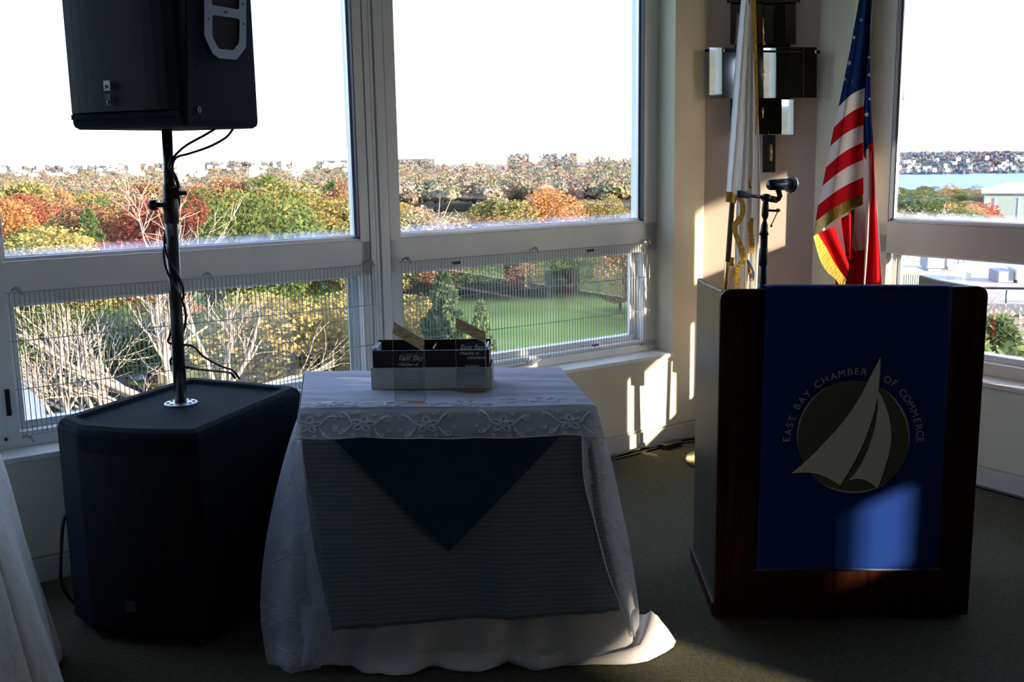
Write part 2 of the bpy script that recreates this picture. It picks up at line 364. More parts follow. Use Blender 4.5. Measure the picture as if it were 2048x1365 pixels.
# --- subwoofer: bowed front, recessed top tray
sub = empty('subwoofer', (-1.12, 3.40, 0), 0, 'large black carpeted subwoofer cabinet on the floor under the loudspeaker pole', 'subwoofer')
SA, SB_, SCn, SD_, SE_ = on_z(109, 836, .70), on_z(150, 853, .70), on_z(392, 862, .70), on_z(606, 772, .70), on_z(378, 752, .70)
front = [SA, SB_]
def bow(a, b, k, n=7):
    d = (b - a); nn = Vector((d.y, -d.x, 0)).normalized(); return [a + d * t / n + nn * k * math.sin(PI * t / n) for t in range(1, n)]
foot = [SA] + [SB_] + bow(SB_, SCn, .022) + [SCn, SD_, SE_]
cen = sum(foot, Vector()) / len(foot)
def insetp(P, d):
    n = len(P); out = []
    for i in range(n):
        a, b, c = P[i - 1], P[i], P[(i + 1) % n]; e1 = (b - a).normalized(); e2 = (c - b).normalized()
        n1 = Vector((-e1.y, e1.x, 0)); n2 = Vector((-e2.y, e2.x, 0)); m_ = (n1 + n2)
        m_ = m_.normalized() / max(.4, math.cos(n1.angle(n2, 0) / 2)); out.append(b + m_ * d)
    return out
def ringstack(levels):
    """levels: list of polygons (same count) -> closed solid"""
    n = len(levels[0]); vs = [p for L_ in levels for p in L_]
    fs = [(i * n + k, i * n + (k + 1) % n, (i + 1) * n + (k + 1) % n, (i + 1) * n + k) for i in range(len(levels) - 1) for k in range(n)]
    vs.append(sum(levels[0], Vector()) / n); vs.append((sum((Vector((max(p.x for p in levels[-1]), max(p.y for p in levels[-1]), levels[-1][0].z)), Vector((min(p.x for p in levels[-1]), min(p.y for p in levels[-1]), levels[-1][0].z))), Vector())) / 2); b = (len(levels) - 1) * n
    fs += [((k + 1) % n, k, len(vs) - 2) for k in range(n)] + [(b + k, b + (k + 1) % n, len(vs) - 1) for k in range(n)]
    return MB().add(vs, fs, False)
zz = lambda P, z: [Vector((p.x, p.y, z)) for p in P]
FR0 = [Vector((p.x, p.y, 0)) for p in foot]
FL0 = lambda d: roundpoly(insetp(FR0, d), [.022, .012] + [.0] * 6 + [.010, .03, .03])
lv = [zz(FL0(.012), .02), zz(FL0(0), .035), zz(FL0(0), .672), zz(FL0(.008), .690), zz(FL0(.022), .700), zz(FL0(.050), .700), zz(FL0(.058), .688)]
ringstack(lv).build('cabinet', BLK, sub)
gf = [SB_, *bow(SB_, SCn, .022), SCn]
nf = (SCn - SB_); nf = Vector((nf.y, -nf.x, 0)).normalized()
g2 = [p + nf * .004 + (cen - p) * .03 for p in gf]
MB().prism([Vector((p.x, p.y, .05)) for p in g2] + [Vector((p.x, p.y, .05)) + nf * .006 for p in g2[::-1]], (0, 0, .57)).build('grille', GRILLE, sub)
mid = SB_.lerp(SCn, .36); MB().prism([Vector((mid.x, mid.y, .12)) + nf * .034, Vector((mid.x + .03, mid.y - .008, .12)) + nf * .034, Vector((mid.x + .03, mid.y - .008, .15)) + nf * .034, Vector((mid.x, mid.y, .15)) + nf * .034], nf * .004).build('badge', mat('dim_badge', (.05, .06, .06), .5), sub)
PB = on_z(362, 808, .688)
rg = MB().lathe([(.055, 0), (.055, .004), (.052, .006), (.03, .006)], (PB.x, PB.y, .688), 32); rg.build('pole_mount_ring', mat('ring_metal', (.72, .76, .8), .35, metal=.5), sub)
mb = MB()
for k in range(8):
    a = k * PI / 4 + .3; mb.lathe([(.006, 0), (.006, .0015)], (PB.x + .042 * math.cos(a), PB.y + .042 * math.sin(a), .6942), 8)
mb.build('screw', DARKM, sub)
for q in (0,):
    hp = SA.lerp(SE_, .25); MB().tube([(hp.x - .0, hp.y - .0, .40), (hp.x - .035, hp.y + .01, .42), (hp.x - .04, hp.y + .012, .50), (hp.x, hp.y, .52)], .012, 8).build('handle', BLKS, sub)
for p in (SB_, SCn, SD_, SE_):
    q = p.lerp(cen, .2); MB().lathe([(.02, 0), (.022, .02)], (q.x, q.y, 0), 12).build('foot', BLKS, sub)

# --- speaker pole
sp = empty('speaker_pole', (PB.x, PB.y, .694), 0, 'black telescopic speaker pole rising from the subwoofer', 'speaker pole')
T0 = Vector((PB.x, PB.y, .694)); T1 = at(333, 250, 3.405); ax = (T1 - T0)
pt = lambda f: T0 + ax * f
POLE = mat('satin_black_pole', (.022, .020, .020), .28, coat=.3)
MB().tube([pt(0), pt(.70)], .0205, 20).build('lower_tube', POLE, sp)
MB().tube([pt(.70), pt(.985)], .0165, 20).build('upper_tube', POLE, sp)
MB().tube([pt(.66), pt(.665), pt(.745), pt(.75), pt(.79), pt(.80)], [.022, .0245, .0245, .022, .022, .018], 20).build('collar', BLKS, sp)
cpt = pt(.725)
k = MB(); k.tube([cpt, cpt + Vector((-.045, -.012, 0))], .008, 8); k.tube([cpt + Vector((-.04, -.012, 0)), cpt + Vector((-.058, -.014, 0)), cpt + Vector((-.066, -.015, 0))], [.018, .018, .013], 10)
k.build('knob', BLKS, sp)
c2 = pt(.765); k = MB(); k.cbox(c2 + Vector((.022, -.01, 0)), .03, .03, .034); k.tube([c2 + Vector((.03, -.01, 0)), c2 + Vector((.058, -.012, 0))], .007, 8)
k.build('clamp_block', BLKS, sp)
k = MB().cbox(pt(.645) + Vector((.006, -.0205, 0)), .013, .002, .055); k.build('label', mat('grey_label', (.16, .18, .2), .5), sp)
text('label_print', 'SOS', .014, pt(.652) + Vector((.0065, -.0225, 0)), (0, 0, 1), (-1, 0, 0), WHT, sp)

# --- top loudspeaker (trapezoid box); lower part in view
ls = empty('loudspeaker', (T1.x, T1.y, 1.60), 0, 'black loudspeaker cabinet with grey side handle mounted on the pole', 'speaker')
c0 = at(372, 254, 3.15); cl = at(141, 246, 3.36); cr = at(522, 252, 3.55)
zb = 1.603
A_ = Vector((cl.x, cl.y, zb)); B_ = Vector((c0.x, c0.y, zb)); C_ = Vector((cr.x, cr.y, zb))
fx = (B_ - A_).normalized(); nrm = Vector((fx.y, -fx.x, 0)); sidew = (C_ - B_)
mirr = sidew - 2 * sidew.dot(fx) * fx
D_ = A_ + mirr
fp = roundpoly([A_, B_, C_, D_], [.02, .02, .03, .03])
HT = .70
lv = [zz(insetp(fp, .018), zb), zz(insetp(fp, .004), zb + .008), zz(fp, zb + .02), zz(fp, zb + HT - .02), zz(insetp(fp, .01), zb + HT)]
ringstack(lv).build('cabinet', BLK, ls)
wd = (B_ - A_).length
gp = []
for i in range(13):
    t = i / 12; x = .012 + (wd - .03) * t; b = .016 * (1 - (2 * t - 1) ** 4) + .002
    gp.append(A_ + fx * x + nrm * b + Vector((0, 0, .05)))
gp2 = [p - nrm * .006 for p in gp[::-1]]
MB().prism(gp + gp2, (0, 0, HT - .08)).build('grille', GRILLE, ls)
# foot strip under grille
MB().prism([A_ + fx * .012 + nrm * .006 + Vector((0, 0, .03)), B_ - fx * .016 + nrm * .006 + Vector((0, 0, .03)), B_ - fx * .016 + Vector((0, 0, .03)), A_ + fx * .012 + Vector((0, 0, .03))], (0, 0, .016)).build('grille_trim', BLK, ls)
pp = on_plane(219, 172, gp[5], nrm)
bd = MB(); bc = pp + nrm * .008
bd.prism([bc - fx * .012 + Vector((0, 0, -.014)), bc + fx * .014 + Vector((0, 0, -.014)), bc + fx * .014 + Vector((0, 0, .015)), bc - fx * .012 + Vector((0, 0, .015))], nrm * .004)
bdo = bd.build('badge', WHT, ls)
text('badge_print', 'JBL', .0125, bc + nrm * .0045 + Vector((0, 0, -.007)) + fx * .002, fx, (0, 0, 1), BLKS, bdo, offset=.0004)
pl = bc + Vector((0, 0, -.042)); MB().prism([pl - fx * .010 + Vector((0, 0, -.017)), pl + fx * .012 + Vector((0, 0, -.017)), pl + fx * .012 + Vector((0, 0, .017)), pl - fx * .010 + Vector((0, 0, .017))], nrm * .003).build('power_badge', BLKS, ls)
MB().lathe([(.005, 0), (.005, .002)], pl + nrm * .003 + Vector((0, 0, -.006)) + fx * .001, 12, nrm).build('power_lamp', GREY, ls)
sn = Vector((sidew.y, -sidew.x, 0)).normalized(); sx_ = sidew.normalized()
onS = lambda x, y, d=0.: on_plane(x, y, B_ + sn * .001, sn) + sn * d
outer = [onS(*q) for q in ((403, -60), (403, 72), (420, 108), (433, 117), (468, 120), (487, 95), (487, -60))]
outer = roundpoly(outer, .008, 2)
h1 = roundpoly([onS(*q) for q in ((419, 30), (419, 74), (432, 98), (461, 101), (473, 86), (474, 38))], .010, 3)
h2 = roundpoly([onS(*q) for q in ((419, -52), (418, 10), (473, 20), (474, -50))], .010, 3)
plate(outer, [h1, h2], sn * .010).build('handle', GREY, ls)
hb = MB()
for hh in (h1, h2): hb.prism([p + sn * .002 for p in hh], sn * .001)
hb.build('handle_recess', mat('deep_black', (.003, .003, .004), .9), ls)  # flat dark panels imitate the shade inside the handle openings
text('handle_print', 'PRX', .010, onS(446, 27, .0105), sx_, (0, 0, 1), BLKS, ls)
for q in ((412, 38), (481, 8), (482, 48)):
    MB().lathe([(.004, 0), (.003, .002)], onS(*q, .010), 8, sn).build('screw', DARKM, ls)
mb = MB().lathe([(.010, 0), (.010, .003), (.006, .003), (.006, .001)], onS(397, 220, .0), 16, sn); mb.build('rigging_point', GREY, ls)
mb = MB().prism([onS(371 + 3, y_, .0) for y_ in (0, 236)] + [onS(371 + 5, y_, .0) for y_ in (236, 0)], sn * .002); mb.build('grille_edge_groove', mat('deep_black', (0, 0, 0)), ls)

# --- cables from the loudspeaker, twisting down the pole
def cable(name, pts, r, lab, m=BLKS, n=6, sub_=6, cat='cable', group=None):
    P = [poly_at(pts, i / (sub_ * (len(pts) - 1))) for i in range(sub_ * (len(pts) - 1) + 1)]
    return MB().tube(P, r, n).build(name, m, label=lab, cat=cat, group=group)
def helix(f0, f1, turns, ph, r, n): return [pt(f0 + (f1 - f0) * i / n) + Vector((math.cos(ph + 2 * PI * turns * i / n), math.sin(ph + 2 * PI * turns * i / n), 0)) * r for i in range(n + 1)]
c1 = [at(430, 258, 3.45), at(410, 270, 3.44), at(374, 290, 3.42), at(356, 305, 3.40), at(345, 318, 3.385)] + helix(.86, .225, 1.75, -1.2, .026, 22) + [at(385, 693, 3.45), at(405, 712, 3.5), at(440, 732, 3.6), at(465, 741, 3.68), at(478, 757, 3.72)]
c2_ = [at(466, 258, 3.48), at(452, 275, 3.47), at(420, 293, 3.44), at(380, 307, 3.41), at(352, 316, 3.385)] + helix(.85, .145, 1.6, -.9, .030, 22) + [at(380, 736, 3.45), at(405, 740, 3.5), at(445, 744, 3.6), at(462, 747, 3.66), at(470, 757, 3.70)]
cable('speaker_cable', c1, .0042, 'thin black cable from the inner socket, wound about the speaker pole', group=None)
cable('speaker_cable', c2_, .0042, 'thin black cable from the outer socket, wound about the speaker pole')
cable('trailing_cable', [SA + Vector((.01, .06, -.33)), SA + Vector((-.03, .07, -.36)), SA + Vector((-.05, .07, -.46)), SA + Vector((-.06, .07, -.6)), SA + Vector((-.02, .09, -.688))], .006, 'dark cord hanging at the left flank of the subwoofer')

# ================================================================== DISPLAY TABLE WITH CLOTHS
TZ = .757
TBL, TBR, TFR, TFL = Vector((-.735, 3.62, TZ)), Vector((.165, 3.625, TZ)), Vector((.245, 3.03, TZ)), Vector((-.640, 3.055, TZ))
tb = empty('display_table', (-.24, 3.33, 0), 0, 'small folding table hidden under layered cloths, carrying the awards', 'table')
ins = lambda p, k: Vector((p.x, p.y, 0)).lerp(Vector((-.24, 3.33, 0)), k)
MB().pz([ins(p, .03) for p in (TFL, TFR, TBR, TBL)], .715, .745).build('tabletop', mat('table_wood', (.25, .16, .09), .5), tb)
for p in (TFL, TFR, TBR, TBL):
    q = ins(p, .12); MB().cyl((q.x, q.y, 0), (q.x, q.y, .715), .014, 10).build('leg', DARKM, tb)
WC = mat('white_cotton', (.72, .72, .74), .8, sheen=.2, bump=.12, bscale=350)
def rect_loop(t):
    """t 0..1 round the table edge starting front left, going right; returns point, outward normal"""
    P = [TFL, TFR, TBR, TBL]; L = [(P[(i + 1) % 4] - P[i]).length for i in range(4)]; T = sum(L); s = (t % 1) * T
    for i in range(4):
        if s <= L[i] or i == 3:
            a, b = P[i], P[(i + 1) % 4]; d = (b - a).normalized(); n = Vector((d.y, -d.x, 0)); f = s / L[i]
            # soften normals near corners
            pd = (a - P[i - 1]).normalized(); pn = Vector((pd.y, -pd.x, 0)); qd = (P[(i + 2) % 4] - b).normalized(); qn = Vector((qd.y, -qd.x, 0))
            k0 = max(0, 1 - s / .09) * .5; k1 = max(0, 1 - (L[i] - s) / .09) * .5
            return a + (b - a) * f, (n * (1 - k0 - k1) + pn * k0 + qn * k1).normalized()
        s -= L[i]
def skirt(t, v, z0, z1, flare, amp, freq, seed, nz=1.):
    p, n = rect_loop(t); z = lerp(z0, z1, v)
    wv = mn.noise(Vector((math.cos(2 * PI * t) * freq, math.sin(2 * PI * t) * freq, seed + v * .35)))
    wv2 = mn.noise(Vector((math.cos(2 * PI * t) * freq * 2.3, math.sin(2 * PI * t) * freq * 2.3, seed + 5)))
    o = .004 + flare * v ** 1.5 + amp * (wv + .4 * wv2) * v ** 1.2 + .35 * amp * v
    q = p + n * max(o, .003); return Vector((q.x, q.y, z))
def floorcloth(i, j):
    t = i; v = j
    if v <= .8: 
        return skirt(t, v / .8, TZ + .001, .03, .085, .085, 3.4, 3.3)
    q = skirt(t, 1, TZ, .03, .085, .085, 3.4, 3.3); p, n = rect_loop(t); k = (v - .8) / .2
    fr = math.exp(-((t - .06) / .13) ** 2); cr_ = math.exp(-((t - .314) / .012) ** 2)      # train at the front left, tip at the front right corner
    rip = mn.noise(Vector((t * 27, 1, 2))) + .3 * mn.noise(Vector((t * 70, 1, 2))); rip2 = mn.noise(Vector((t * 19 + k * 1.3, k * 2.2, 7)))
    ext = .02 + .06 * fr + .10 * cr_ + .035 * rip
    q = q + n * ext * k; zz_ = .03 * (1 - k) + .003 + (.045 * abs(rip2) + .02 * abs(mn.noise(Vector((t * 60, k * 3, 1))))) * math.sin(PI * min(k * .9 + .08, 1)) + .05 * cr_ * math.sin(PI * k)
    return Vector((q.x, q.y, max(zz_, .003)))
mb = MB().sheet(floorcloth, 260, 34)
mb.sheet(lambda a, b: (TFL.lerp(TFR, a)).lerp(TBL.lerp(TBR, a), b) + Vector((0, 0, .001)), 8, 8)
tc1 = mb.build('tablecloth', WC, solid=.0012, label='white floor length tablecloth puddled round the foot of the display table', cat='tablecloth')
# grey striped cloth hanging down the front
def stripe_mat():
    m = bpy.data.materials.new('grey_striped_satin'); m.use_nodes = True; N, L = m.node_tree.nodes, m.node_tree.links
    b = N['Principled BSDF']; tc = N.new('ShaderNodeTexCoord'); mp = N.new('ShaderNodeMapping'); L.new(tc.outputs['Object'], mp.inputs[0]); mp.inputs['Scale'].default_value = (.12, .12, 1)
    wv = N.new('ShaderNodeTexWave'); wv.wave_type = 'BANDS'; wv.bands_direction = 'Z'; wv.inputs['Scale'].default_value = 23; wv.inputs['Distortion'].default_value = 2.2; wv.inputs['Detail'].default_value = 3; wv.inputs['Detail Scale'].default_value = 6
    L.new(mp.outputs[0], wv.inputs[0]); r = N.new('ShaderNodeValToRGB'); r.color_ramp.elements[0].color = (.16, .215, .29, 1); r.color_ramp.elements[1].color = (.23, .30, .39, 1)
    L.new(wv.outputs[0], r.inputs[0]); L.new(r.outputs[0], b.inputs['Base Color'])
    rr = N.new('ShaderNodeMapRange'); rr.inputs[3].default_value = .75; rr.inputs[4].default_value = .42; L.new(wv.outputs[0], rr.inputs[0]); L.new(rr.outputs[0], b.inputs['Roughness'])
    return m
GS = stripe_mat()
gtl, gtr = at(596, 845, 3.03), at(1172, 840, 3.01); gbl, gbr = at(669, 1252, 2.90), at(1238, 1218, 2.93)
gtl.z = gtr.z = TZ - .004
def gpan(i, j):
    a = gtl.lerp(gtr, i); b = gbl.lerp(gbr, i); p = a.lerp(b, j)
    if i < .02: p.x += .0
    f = .010 * math.sin(i * 9 + 1.2) * j + .012 * mn.noise(Vector((i * 7, j * 1.2, 2.2))) * j + .006 * math.exp(-((i - .62) / .02) ** 2) * smooth(.55, 1, j)
    f += .008 * math.exp(-((i - .14) / .03) ** 2) * j
    hem = .006 * math.sin(i * 60) * smooth(.95, 1, j) * mn.noise(Vector((i * 12, 0, 0)))
    return p + Vector((.012 * mn.noise(Vector((i * 3, j * 3, 9))) * j, .004 - .026 * smooth(0, .14, j) - f, hem - .008 * math.sin(i * PI) * 0))
gc = MB().sheet(gpan, 90, 60).build('grey_cloth', GS, solid=.001, label='grey satin cloth with fine horizontal stripes hanging over the front of the display table', cat='cloth')
hm = MB().tube([gpan(i / 60, .985) + Vector((0, -.002, 0)) for i in range(61)], .0025, 5).build('hem', mat('grey_hem', (.12, .13, .15), .6), gc)
# navy triangle
na, nb, nc = at(664, 868, 3.0), at(1130, 858, 3.0), at(900, 1094, 2.945)
NAVY = mat('navy_cloth', (.012, .055, .12), .85, sheen=.1, noise=.12, nscale=9)
def tri(i, j):
    a = na.lerp(nc, j); b = nb.lerp(nc, j); p = a.lerp(b, i); ff = .004 * math.exp(-((i - .25) / .04) ** 2) + .003 * math.exp(-((i - .75) / .05) ** 2)
    return Vector((p.x, p.y - .026 - ff - .012 * j, p.z))
MB().sheet(tri, 30, 30).build('napkin', NAVY, solid=.0012, label='dark blue triangular cloth hanging point down at the front of the display table', cat='cloth')
# sheer embroidered overlay: top, front valance and long side panels
SH = sheer_mat('white_organza', (.74, .77, .86), .72, .4)
SHT = sheer_mat('white_organza_folded', (.72, .75, .86), .9, .25)
EMB = mat('embroidery_thread', (.86, .88, .92), .5)
ov = empty('sheer_overlay', (-.24, 3.33, TZ), 0, 'sheer white embroidered overlay draped over the table top and down both sides', 'tablecloth')
def top_s(i, j):
    p = (TFL.lerp(TFR, i)).lerp(TBL.lerp(TBR, i), j)
    wr = .007 * mn.noise(Vector((i * 2.2, j * 9 + i * 1.5, 4))) + .003 * mn.noise(Vector((i * 8, j * 16, 8)))
    return p + Vector((0, 0, .0045 + wr + (.003 if j < .06 else 0)))
MB().sheet(top_s, 70, 60).build('top_layer', SHT, ov)
va, vb, vc, vd = TFL + Vector((-.004, 0, .004)), TFR + Vector((.004, 0, .004)), at(596, 871, 2.985), at(1206, 868, 2.965)
def val_pt(i, j):
    a = va.lerp(vb, i); b = vc.lerp(vd, i); low = .006 * mn.noise(Vector((i * 7, 3, 3))) + (.010 * math.exp(-((i - .9) / .08) ** 2))
    p = a.lerp(b, j); p.z += low * j; bulge = .018 * math.sin(PI * j * .5) + .008 * mn.noise(Vector((i * 9, j, 1))) * j
    return p + Vector((0, -bulge - .012 * j - .010 * smooth(0, .12, j), 0))
MB().sheet(val_pt, 90, 14).build('front_valance', sheer_mat('white_organza_single', (.76, .79, .84), .55, .3), ov)
Lo = [at(600, 822, 3.06), at(577, 888, 3.07), at(548, 1000, 3.06), at(526, 1130, 3.04), at(522, 1240, 3.0), at(541, 1360, 2.91)]
Li = [at(606, 850, 3.02), at(603, 880, 2.99), at(612, 985, 2.965), at(629, 1100, 2.945), at(652, 1215, 2.92), at(640, 1335, 2.88)]
Ro = [at(1191, 817, 3.02), at(1215, 890, 3.04), at(1240, 1000, 3.04), at(1262, 1110, 3.04), at(1277, 1215, 3.02), at(1276, 1278, 3.0)]
Ri = [at(1180, 840, 2.99), at(1164, 872, 2.965), at(1168, 960, 2.95), at(1190, 1050, 2.94), at(1217, 1150, 2.92), at(1262, 1262, 2.93)]
def panel(A, B, seed):
    def f(i, j):
        a, b = poly_at(A, j), poly_at(B, j); p = a.lerp(b, i)
        d = .014 * math.sin(i * PI) + .010 * math.sin(i * 11 + seed + j * 2) * j + .008 * mn.noise(Vector((i * 4, j * 5, seed)))
        return p + Vector((0, -d, 0))
    return f
PLf, PRf = panel(Lo, Li, 1.), panel(Ri, Ro, 2.)
MB().sheet(PLf, 26, 60).build('side_drape', SH, ov); MB().sheet(PRf, 26, 60).build('side_drape', SH, ov)
# flick of folded hem at the lower left
fl = [at(655, 1212, 2.915), at(668, 1218, 2.905), at(672, 1250, 2.90), at(664, 1290, 2.89), at(645, 1330, 2.885)]
fl0 = [at(600, 1205, 2.93), at(602, 1225, 2.925), at(603, 1258, 2.915), at(600, 1292, 2.91), at(596, 1330, 2.90)]
MB().sheet(panel(fl0, fl, 3.), 10, 14).build('turned_hem', SH, ov)
# side walls of the overlay going round to the back
def sidewrap(side):
    def f(i, j):
        t = (.01 - i * .21) if side < 0 else (.322 + i * .17)
        q = skirt(t, j, TZ + .004, .10, .085, .03, 2.2, 8 + side); return q
    return f
MB().sheet(sidewrap(-1), 40, 30).build('side_drape', SH, ov); MB().sheet(sidewrap(1), 34, 30).build('side_drape', SH, ov)
# front edge roll of the drapes
for P_ in (Li[1:], Ri[1:]):
    MB().tube([poly_at(P_, k_ / 40) + Vector((0, -.004, 0)) for k_ in range(41)], .0022, 6).build('hem', EMB, ov)
MB().tube([val_pt(k_ / 60, 1.) for k_ in range(61)], .0018, 6).build('hem', EMB, ov)
# embroidery motifs
def spiral(cx_, cy_, r, a0, turns, sgn=1, n=26):
    return [(cx_ + r * (1 - .8 * k_ / n) * math.cos(a0 + sgn * 2 * PI * turns * k_ / n), cy_ + r * (1 - .8 * k_ / n) * math.sin(a0 + sgn * 2 * PI * turns * k_ / n)) for k_ in range(n + 1)]
def flower():
    L = []
    for k_ in range(5):
        a = k_ * 2 * PI / 5 + .3; ca, sa_ = math.cos(a), math.sin(a)
        for s in (1., .62):
            P = []
            for q in range(15):
                u_ = PI * 2 * q / 14; x = .26 + .20 * s * -math.cos(u_); y = .13 * s * math.sin(u_); P.append((x * ca - y * sa_, x * sa_ + y * ca))
            L.append(P)
    for s in (1, -1):
        for o_ in (0, .045):
            L.append([(s * (.42 + .5 * t), .05 + (.55 - o_) * math.sin(t * 1.9)) for t in [q / 12 for q in range(13)]])
            L.append([(s * (.40 + .42 * t), -.12 - (.5 - o_) * math.sin(t * 1.7)) for t in [q / 12 for q in range(13)]])
        L.append(spiral(s * .80, .42, .17, 1., 1.6, -s)); L.append(spiral(s * .70, -.50, .17, 2., 1.6, s)); L.append(spiral(s * .98, -.22, .11, .5, 1.4, s)); L.append(spiral(s * .30, .60, .10, .5, 1.4, -s)); L.append(spiral(s * .28, -.62, .09, .5, 1.4, s))
    return L
FL_ = flower()
def motif(fn, ci, cj, si, sj, parent, rot=0., r=.0011, off=(0, -.0025, .0)):
    mb = MB(); c_, s_ = math.cos(rot), math.sin(rot)
    for L in FL_:
        pts = []
        for (x, y) in L:
            X, Y = c_ * x - s_ * y, s_ * x + c_ * y; i_, j_ = ci + X * si, cj - Y * sj
            if 0 <= i_ <= 1 and 0 <= j_ <= 1: pts.append(fn(i_, j_) + Vector(off))
            else:
                if len(pts) > 1: mb.tube(pts, r, 4, cap=False)
                pts = []
        if len(pts) > 1: mb.tube(pts, r, 4, cap=False)
    if mb.v: mb.build('embroidery', EMB, parent)
for ci in (.04, .22, .43, .68, .90): motif(val_pt, ci, .52, .092, .62, ov, rnd.uniform(-.2, .2))
for ci, cj in ((.10, .05), (.33, .08), (.80, .13), (.55, .05)): motif(top_s, ci, cj, .10, .10, ov, rnd.uniform(-.5, .5), off=(0, 0, .002))
for cj, ci in ((.16, .6), (.38, .7), (.56, .55), (.78, .4), (.93, .6)): motif(PLf, ci, cj, .55, .07, ov, PI / 2 + rnd.uniform(-.3, .3), r=.0009)
for cj, ci in ((.14, .6), (.36, .3), (.55, .55), (.74, .6)): motif(PRf, ci, cj, .55, .075, ov, PI / 2 + rnd.uniform(-.3, .3), r=.0009)

# ---- award box
BX = mat('dark_wood_box', (.026, .014, .010), .4, noise=.3, nscale=18, stretch=(.3, .3, 6))
BXW = mat('white_card', (.60, .62, .60), .6)
bz = TZ + .009
ab = empty('award_box', (-.26, 3.36, bz), 0, 'open dark wood grain box standing in a white lid behind the two awards', 'box')
bl, br_ = Vector((-.455, 3.285, bz)), Vector((-.066, 3.272, bz)); bdv = Vector((.004, .13, 0)); ex = (br_ - bl).normalized(); ey = bdv.normalized()
def obx(mb, x0, x1, y0, y1, z0, z1):
    c = [bl + ex * x + ey * y for x, y in ((x0, y0), (x1, y0), (x1, y1), (x0, y1))]
    return mb.prism([Vector((p.x, p.y, bz + z0)) for p in c], (0, 0, z1 - z0))
WX, DP = .39, .135
mb = MB(); obx(mb, 0, WX, 0, .004, 0, .070); obx(mb, 0, .004, .004, DP, 0, .070); obx(mb, WX - .004, WX, .004, DP, 0, .070); obx(mb, .004, WX - .004, DP - .004, DP, 0, .070); obx(mb, .004, WX - .004, .004, DP - .004, 0, .004)
mb.build('lid_tray', BXW, ab)
mb = MB(); g = .009
obx(mb, g, WX - g, .006, .011, .005, .125)
obx(mb, g, g + .004, .011, DP - .012, .005, .125); obx(mb, WX - g - .004, WX - g, .011, DP - .012, .005, .125)
obx(mb, g, WX - g, DP - .012, DP - .007, .005, .140); obx(mb, g + .004, WX - g - .004, .011, DP - .012, .005, .009)
mb.build('box_wall', BX, ab)
for q_ in ((g + .0045, g + .010, .012, DP - .013, .01, .134), (WX - g - .010, WX - g - .0045, .012, DP - .013, .01, .134), (g - .004, g - .001, .004, DP - .01, .07, .132)):
    obx(MB(), *q_).build('card_lining', mat('pale_blue_card', (.62, .68, .8), .5), ab)
mb = MB(); obx(mb, .20, .204, .012, DP - .013, .01, .13); mb.build('divider', BX, ab)

# ---- acrylic awards
def clear_mat(name, tint, refl=.06):
    m = bpy.data.materials.new(name); m.use_nodes = True; N, L = m.node_tree.nodes, m.node_tree.links
    N.remove(N['Principled BSDF']); out = N['Material Output']
    ge = N.new('ShaderNodeNewGeometry'); dt = N.new('ShaderNodeVectorMath'); dt.operation = 'DOT_PRODUCT'; L.new(ge.outputs['Normal'], dt.inputs[0]); L.new(ge.outputs['Incoming'], dt.inputs[1])
    ab_ = N.new('ShaderNodeMath'); ab_.operation = 'ABSOLUTE'; L.new(dt.outputs['Value'], ab_.inputs[0])
    om = N.new('ShaderNodeMath'); om.operation = 'SUBTRACT'; om.inputs[0].default_value = 1; L.new(ab_.outputs[0], om.inputs[1])
    pw = N.new('ShaderNodeMath'); pw.operation = 'POWER'; pw.inputs[1].default_value = 4; L.new(om.outputs[0], pw.inputs[0])
    ma = N.new('ShaderNodeMath'); ma.operation = 'MULTIPLY_ADD'; ma.inputs[1].default_value = .9; ma.inputs[2].default_value = refl; L.new(pw.outputs[0], ma.inputs[0])
    tr = N.new('ShaderNodeBsdfTransparent'); tr.inputs[0].default_value = (*tint, 1); gl = N.new('ShaderNodeBsdfGlossy'); gl.inputs['Roughness'].default_value = .02
    mx = N.new('ShaderNodeMixShader'); L.new(ma.outputs[0], mx.inputs[0]); L.new(tr.outputs[0], mx.inputs[1]); L.new(gl.outputs[0], mx.inputs[2]); L.new(mx.outputs[0], out.inputs[0]); return m
ACR = clear_mat('clear_acrylic', (.90, .93, .93), .09)
EDG = mat('polished_edge', (.55, .62, .62), .2)  # pale tubes stand in for highlights along the block edges
BEV = mat('bronze_mirrored_bevel', (.72, .57, .40), .25, metal=.2, noise=.3, nscale=40, stretch=(1, 1, 3))  # tan reflection in the slanted top, painted as its own colour
